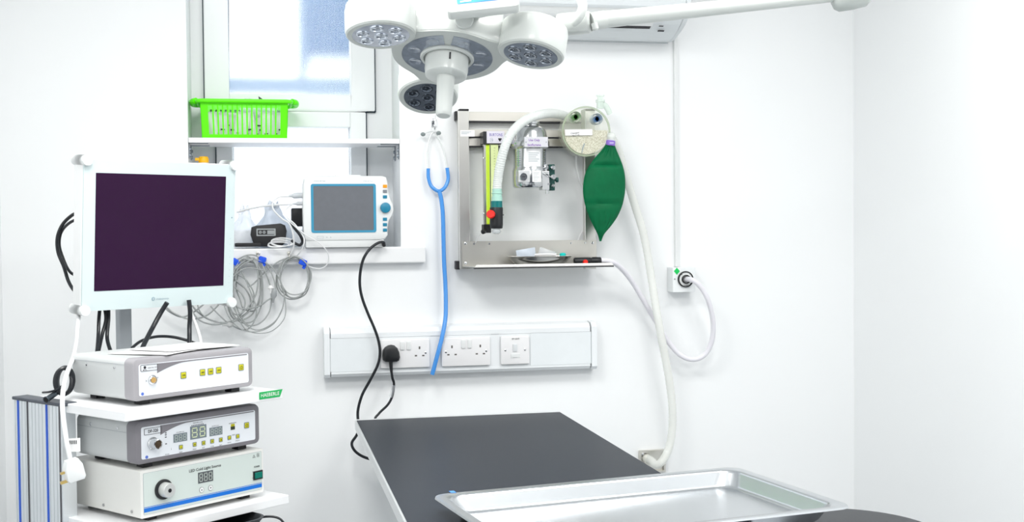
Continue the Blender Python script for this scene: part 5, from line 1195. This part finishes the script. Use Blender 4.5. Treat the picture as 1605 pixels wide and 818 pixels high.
for (x, z) in ((ox0+.006, oz0+.003), (ox0+.006, oz1-.003), (ox1-.006, oz0+.003), (ox1-.006, oz1-.003)):
    b = MB(MF); b.lathe([(.0118, .030), (.0125, .012), (.0125, -.008), (.0115, -.0105), (0, -.011)], (x, .0, z), (0, 1, 0), seg=28); b.lathe([(.0125, .05), (.0125, .012), (0, .012)], (x, 0, z), (0, 1, 0), seg=28); b.build('corner_bumper', white, t)
b = MB(MF); q = on(MF, 244.5, 468); b.text('neovo', q.x, -.0014, q.z-.0030, .0058, width=.033); q = on(MF, 239.8, 468.3); b.lathe([(.0046, .001), (.0046, .0016), (0, .0016)], (q.x, 0, q.z), (0, -1, 0), seg=20); b.build('logo', mat('logo grey blue', (.30, .42, .48), .4), t)
b = MB(MF); q = on(MF, 240, 468.5); b.text('C', q.x-.002, -.0019, q.z-.002, .004, bold=.02); b.build('logo_mark', inkw, t)
b = MB(MF); q = on(MF, 363, 341); b.lathe([(.0020, .001), (.0020, .0016)], (q.x, 0, q.z), (0, -1, 0), seg=12)
for py in (374, 383, 393, 403, 413, 423, 433, 443): q = on(MF, 360.5-(py-374)*.03, py); b.box((q.x-.0008, -.0013, q.z-.0005), (q.x+.0008, -.0009, q.z+.0005))
b.build('control_marks', MATS['logo grey blue'], t)
# pole: stands on the rear of the top shelf
pp = AD(194, 515, 2.93)
fz = s1top
pole = MB(frame((pp.x, pp.y, 0), CA)); pole.box((-.0175, -.010, fz+.0005), (.0175, .010, mc.z+.02)); 
q = pole.build('support_pole', polegrey, t, bevel=.004)
b = MB(frame((pp.x, pp.y, 0), CA)); b.box((-.05, -.03, fz+.0004), (.05, .03, fz+.008)); b.build('pole_foot', polegrey, t, bevel=.002)
m_ = MF @ V(((ox0+ox1)/2-.10, .045, -.02)); b = MB(); b.cyl(m_, V((pp.x, pp.y, mc.z-.02)), .02); b.build('mount_arm', polegrey, t)

# cables around the cart (depth along the view for free hanging ones)
def adp(pts): return [AD(*p) for p in pts]
def cab(pts, r, m, name, label, cat='cable', n=8, group=None):
    b = MB(); b.tube(adp(pts), r, seg=10, n=n); return tag(b.build(name, m), label, cat, group)
cab([(126, 331, 2.86), (112, 338, 2.88), (98, 352, 2.90), (90, 372, 2.90), (91, 395, 2.90), (100, 418, 2.90), (107, 440, 2.90), (116, 455, 2.88), (126, 462, 2.86)], .0042, cordm, 'video_cable', 'black cable bowing widely out left of the big screen, outer one')
cab([(126, 341, 2.86), (108, 350, 2.88), (96, 364, 2.91), (93, 384, 2.92), (99, 405, 2.92), (108, 424, 2.91), (118, 432, 2.89), (126, 438, 2.86)], .0036, cordm, 'video_cable', 'black cable bowing out left of the big screen, inner one')
cab([(157, 478, 2.82), (155, 500, 2.80), (154, 525, 2.78), (152, 550, 2.74), (150, 562, 2.72)], .0042, cordm, 'video_cable', 'black cable dropping straight under the big screen, leftmost of three')
cab([(163, 478, 2.83), (166, 500, 2.82), (160, 525, 2.80), (155, 548, 2.76), (153, 560, 2.74)], .0042, cordm, 'video_cable', 'black cable under the big screen crossing leftward, second of three')
cab([(170, 478, 2.84), (170, 500, 2.82), (168, 530, 2.80), (174, 552, 2.76), (178, 562, 2.74)], .0045, cordm, 'video_cable', 'black cable under the big screen nearest the grey pole, swinging right')
cab([(262, 474, 2.86), (252, 490, 2.86), (240, 512, 2.84), (228, 535, 2.80), (222, 548, 2.78)], .0058, cordm, 'video_cable', 'thick black cable slanting down-left right of the grey pole')
cab([(296, 470, 2.92), (298, 490, 2.92), (297, 512, 2.92), (297, 535, 2.90), (297, 552, 2.88)], .0055, cordm, 'video_cable', 'thick black cable dropping straight near the right of the big screen')
cab([(207, 545, 2.80), (222, 534, 2.84), (245, 527.5, 2.88), (270, 528, 2.92), (292, 533, 2.93), (306, 538, 2.92)], .0036, cordm, 'video_cable', 'thin black cable arching low over the papers on top unit')
cab([(294, 472, 2.94), (300, 492, 2.94), (308, 512, 2.94), (314, 532, 2.93), (315, 552, 2.92)], .0042, wcord, 'white_cable', 'white cable dropping from the right half of the big screen')
# black coil on column
P0 = AD(101, 597, 2.50)
b = MB()
for k_ in range(6):
    a_ = .3*k_; b.tube([P0+V((( .016+.003*(k_ % 2))*math.cos(q_)*math.cos(.5), .008*math.sin(q_+a_)+.006*math.sin(k_), .027*math.sin(q_))) for q_ in [2*PI*j/12 for j in range(12)]], .0042, closed=True, seg=8, n=4)
b.tube(adp([(67, 615, 2.50), (78, 614, 2.48), (90, 610, 2.48), (99, 603, 2.48)]), .0022, seg=8)
tag(b.build('black_cable_coil', cordm), 'bundled black cable lying on the shelf beside the topmost unit', 'cable')
t = thing('dark_rod', 'short dark metal rod with open round end on top of the aluminium column', 'rod', AD(74, 624, 2.50))
A, B2 = AD(72, 627, 2.46), AD(95, 611, 2.50); b = MB(); b.lathe([(.0075, 0), (.0078, .002), (.0060, .004), (.0055, (B2-A).length)], A, B2-A, seg=20); b.build('rod', mat('dark chrome', (.10, .12, .14), .25, .9), t)
b = MB(); b.lathe([(.0058, -.0004), (0, -.0004)], A, B2-A, seg=18); b.build('bore', black, t)
# white mains plug hanging
t = thing('hanging_mains_plug', 'white mains plug dangling on its cord at the left of the stacked units', 'plug', AD(116, 738, 2.30))
b = MB(); b.tube(adp([(124, 490, 2.78), (122, 510, 2.72), (120, 535, 2.65), (115, 560, 2.55), (105, 585, 2.44), (99, 612, 2.36), (98, 640, 2.33), (101, 668, 2.31), (105, 695, 2.30), (111, 724, 2.30)]), .0047, seg=12); b.build('cord', wcord, t)
pf_ = Matrix.Translation(AD(116, 736, 2.29)) @ (r3.to_4x4() @ Matrix.Rotation(math.radians(8), 4, 'Z') @ Matrix.Rotation(PI/2, 4, 'X')).to_4x4()
pf_ = Matrix.Translation(AD(116.5, 737, 2.29)) @ Matrix.Rotation(math.radians(25), 4, 'Z') @ Matrix.Rotation(math.radians(-12), 4, 'Y')
b = MB(pf_); b.prism([(-.012, .022), (-.018, .008), (-.019, -.014), (-.015, -.020), (.013, -.020), (.017, -.014), (.016, .010), (.010, .022)], -.012, .010, bev=.004); b.build('plug_body', white, t)
b = MB(pf_); b.box((-.030, -.003, -.018), (-.014, .003, -.013)); b.box((-.026, -.003, .0), (-.014, .003, .004)); b.build('pins', brass, t)
b = MB(); A = AD(107, 697, 2.31); b.box((A.x-.002, A.y, A.z-.014), (A.x+.022, A.y+.001, A.z+.012)); b.build('paper_tag', paper, t)
b = MB()
for k_ in range(5): b.box((A.x+.002+.003*k_, A.y-.0006, A.z+.001), (A.x+.0035+.003*k_, A.y, A.z+.008))
b.build('tag_print', inkb, t)

# black tub under the middle shelf
tf = frame((S1.x, S1.y, 0), CA)
P = on(tf, 372, 806, -.02); tubx = P.x-.012
zt_ = min(s2top-.024, P.z)
t = thing('black_tub', 'black plastic tub with rounded rim on the shelf below the light source', 'tub', None, None, tf @ Matrix.Translation((tubx, .12, .47)))
lev = [(.055, .075, .470), (.070, .085, .500), (.078, .092, zt_-.01), (.084, .098, zt_), (.080, .094, zt_+.001), (.074, .088, zt_-.01), (.066, .080, .49)]
b = MB(tf); b.loft([[(tubx+p[0], .05+p[1], z) for p in rrect(-w_, -d__, w_, d__, .045, 8)] for w_, d__, z in lev]); b.build('tub_wall', vinyl, t)
cab([(408, 811, 2.62), (418, 809.5, 2.62), (430, 810, 2.62), (440, 814, 2.62), (448, 824, 2.62)], .0026, cordm, 'black_lead', 'thin black lead curving out from under the bottom-right of the lower shelf')

# items on the sill behind the screen
b = MB(); P = W(312, 252, -.03); b.lathe([(.020, 0), (.021, .06), (.020, .10), (.012, .122), (.009, .13)], (P.x, .05, sillz+.0005), (0, 0, 1), seg=28)
hb = WZ(312, 254, -.05)-sillz
t = thing('cleaning_bottle', 'white bottle with amber cap on the sill behind the top of big screen', 'bottle', (P.x+.01, .05, sillz))
b = MB(); b.lathe([(.028, 0), (.030, .01), (.030, hb-.05), (.024, hb-.02), (.014, hb-.002)], (P.x+.012, .05, sillz+.0005), (0, 0, 1), seg=32); b.build('bottle_body', white, t)
b = MB(); b.lathe([(.015, 0), (.015, .012), (.012, .018)], (P.x+.012, .05, sillz+hb-.002), (0, 0, 1), seg=28); b.box((P.x-.012, .042, sillz+hb+.004), (P.x+.01, .058, sillz+hb+.012)); b.build('bottle_cap', yellowo, t)

# ---------------------------------------------------------------- lighting
w = bpy.data.worlds.new('sky'); bpy.context.scene.world = w; w.use_nodes = True; nt = w.node_tree
bg = nt.nodes['Background']; bg.inputs[0].default_value = (.90, .95, 1.0, 1); bg.inputs[1].default_value = 3.6
def panel(x, y, sx, sy, power, name):
    t = thing(name, 'square white LED ceiling panel', 'ceiling light', (x, y, ZC-.012), 'ceiling panels')
    MB().box((x-sx/2-.015, y-sy/2-.015, ZC-.012), (x+sx/2+.015, y+sy/2+.015, ZC-.0005)).build('panel_frame', white, t)
    l = bpy.data.lights.new('panel_light', 'AREA'); l.shape = 'RECTANGLE'; l.size = sx; l.size_y = sy; l.energy = power; l.color = (1, .985, .96)
    o = bpy.data.objects.new('panel_light', l); COL.objects.link(o); o.location = (x, y, ZC-.014)
panel(-.10, -1.55, .6, .6, 38, 'ceiling_panel'); panel(1.25, -1.45, .6, .6, 31, 'ceiling_panel'); panel(.0, -3.2, .6, .6, 44, 'ceiling_panel'); panel(1.3, -3.2, .6, .6, 38, 'ceiling_panel')

sc0 = bpy.context.scene
vs_ = sc0.view_settings; vs_.view_transform = 'Standard'; vs_.look = 'None'; vs_.gamma = 1; vs_.use_curve_mapping = False; vs_.exposure = -.80
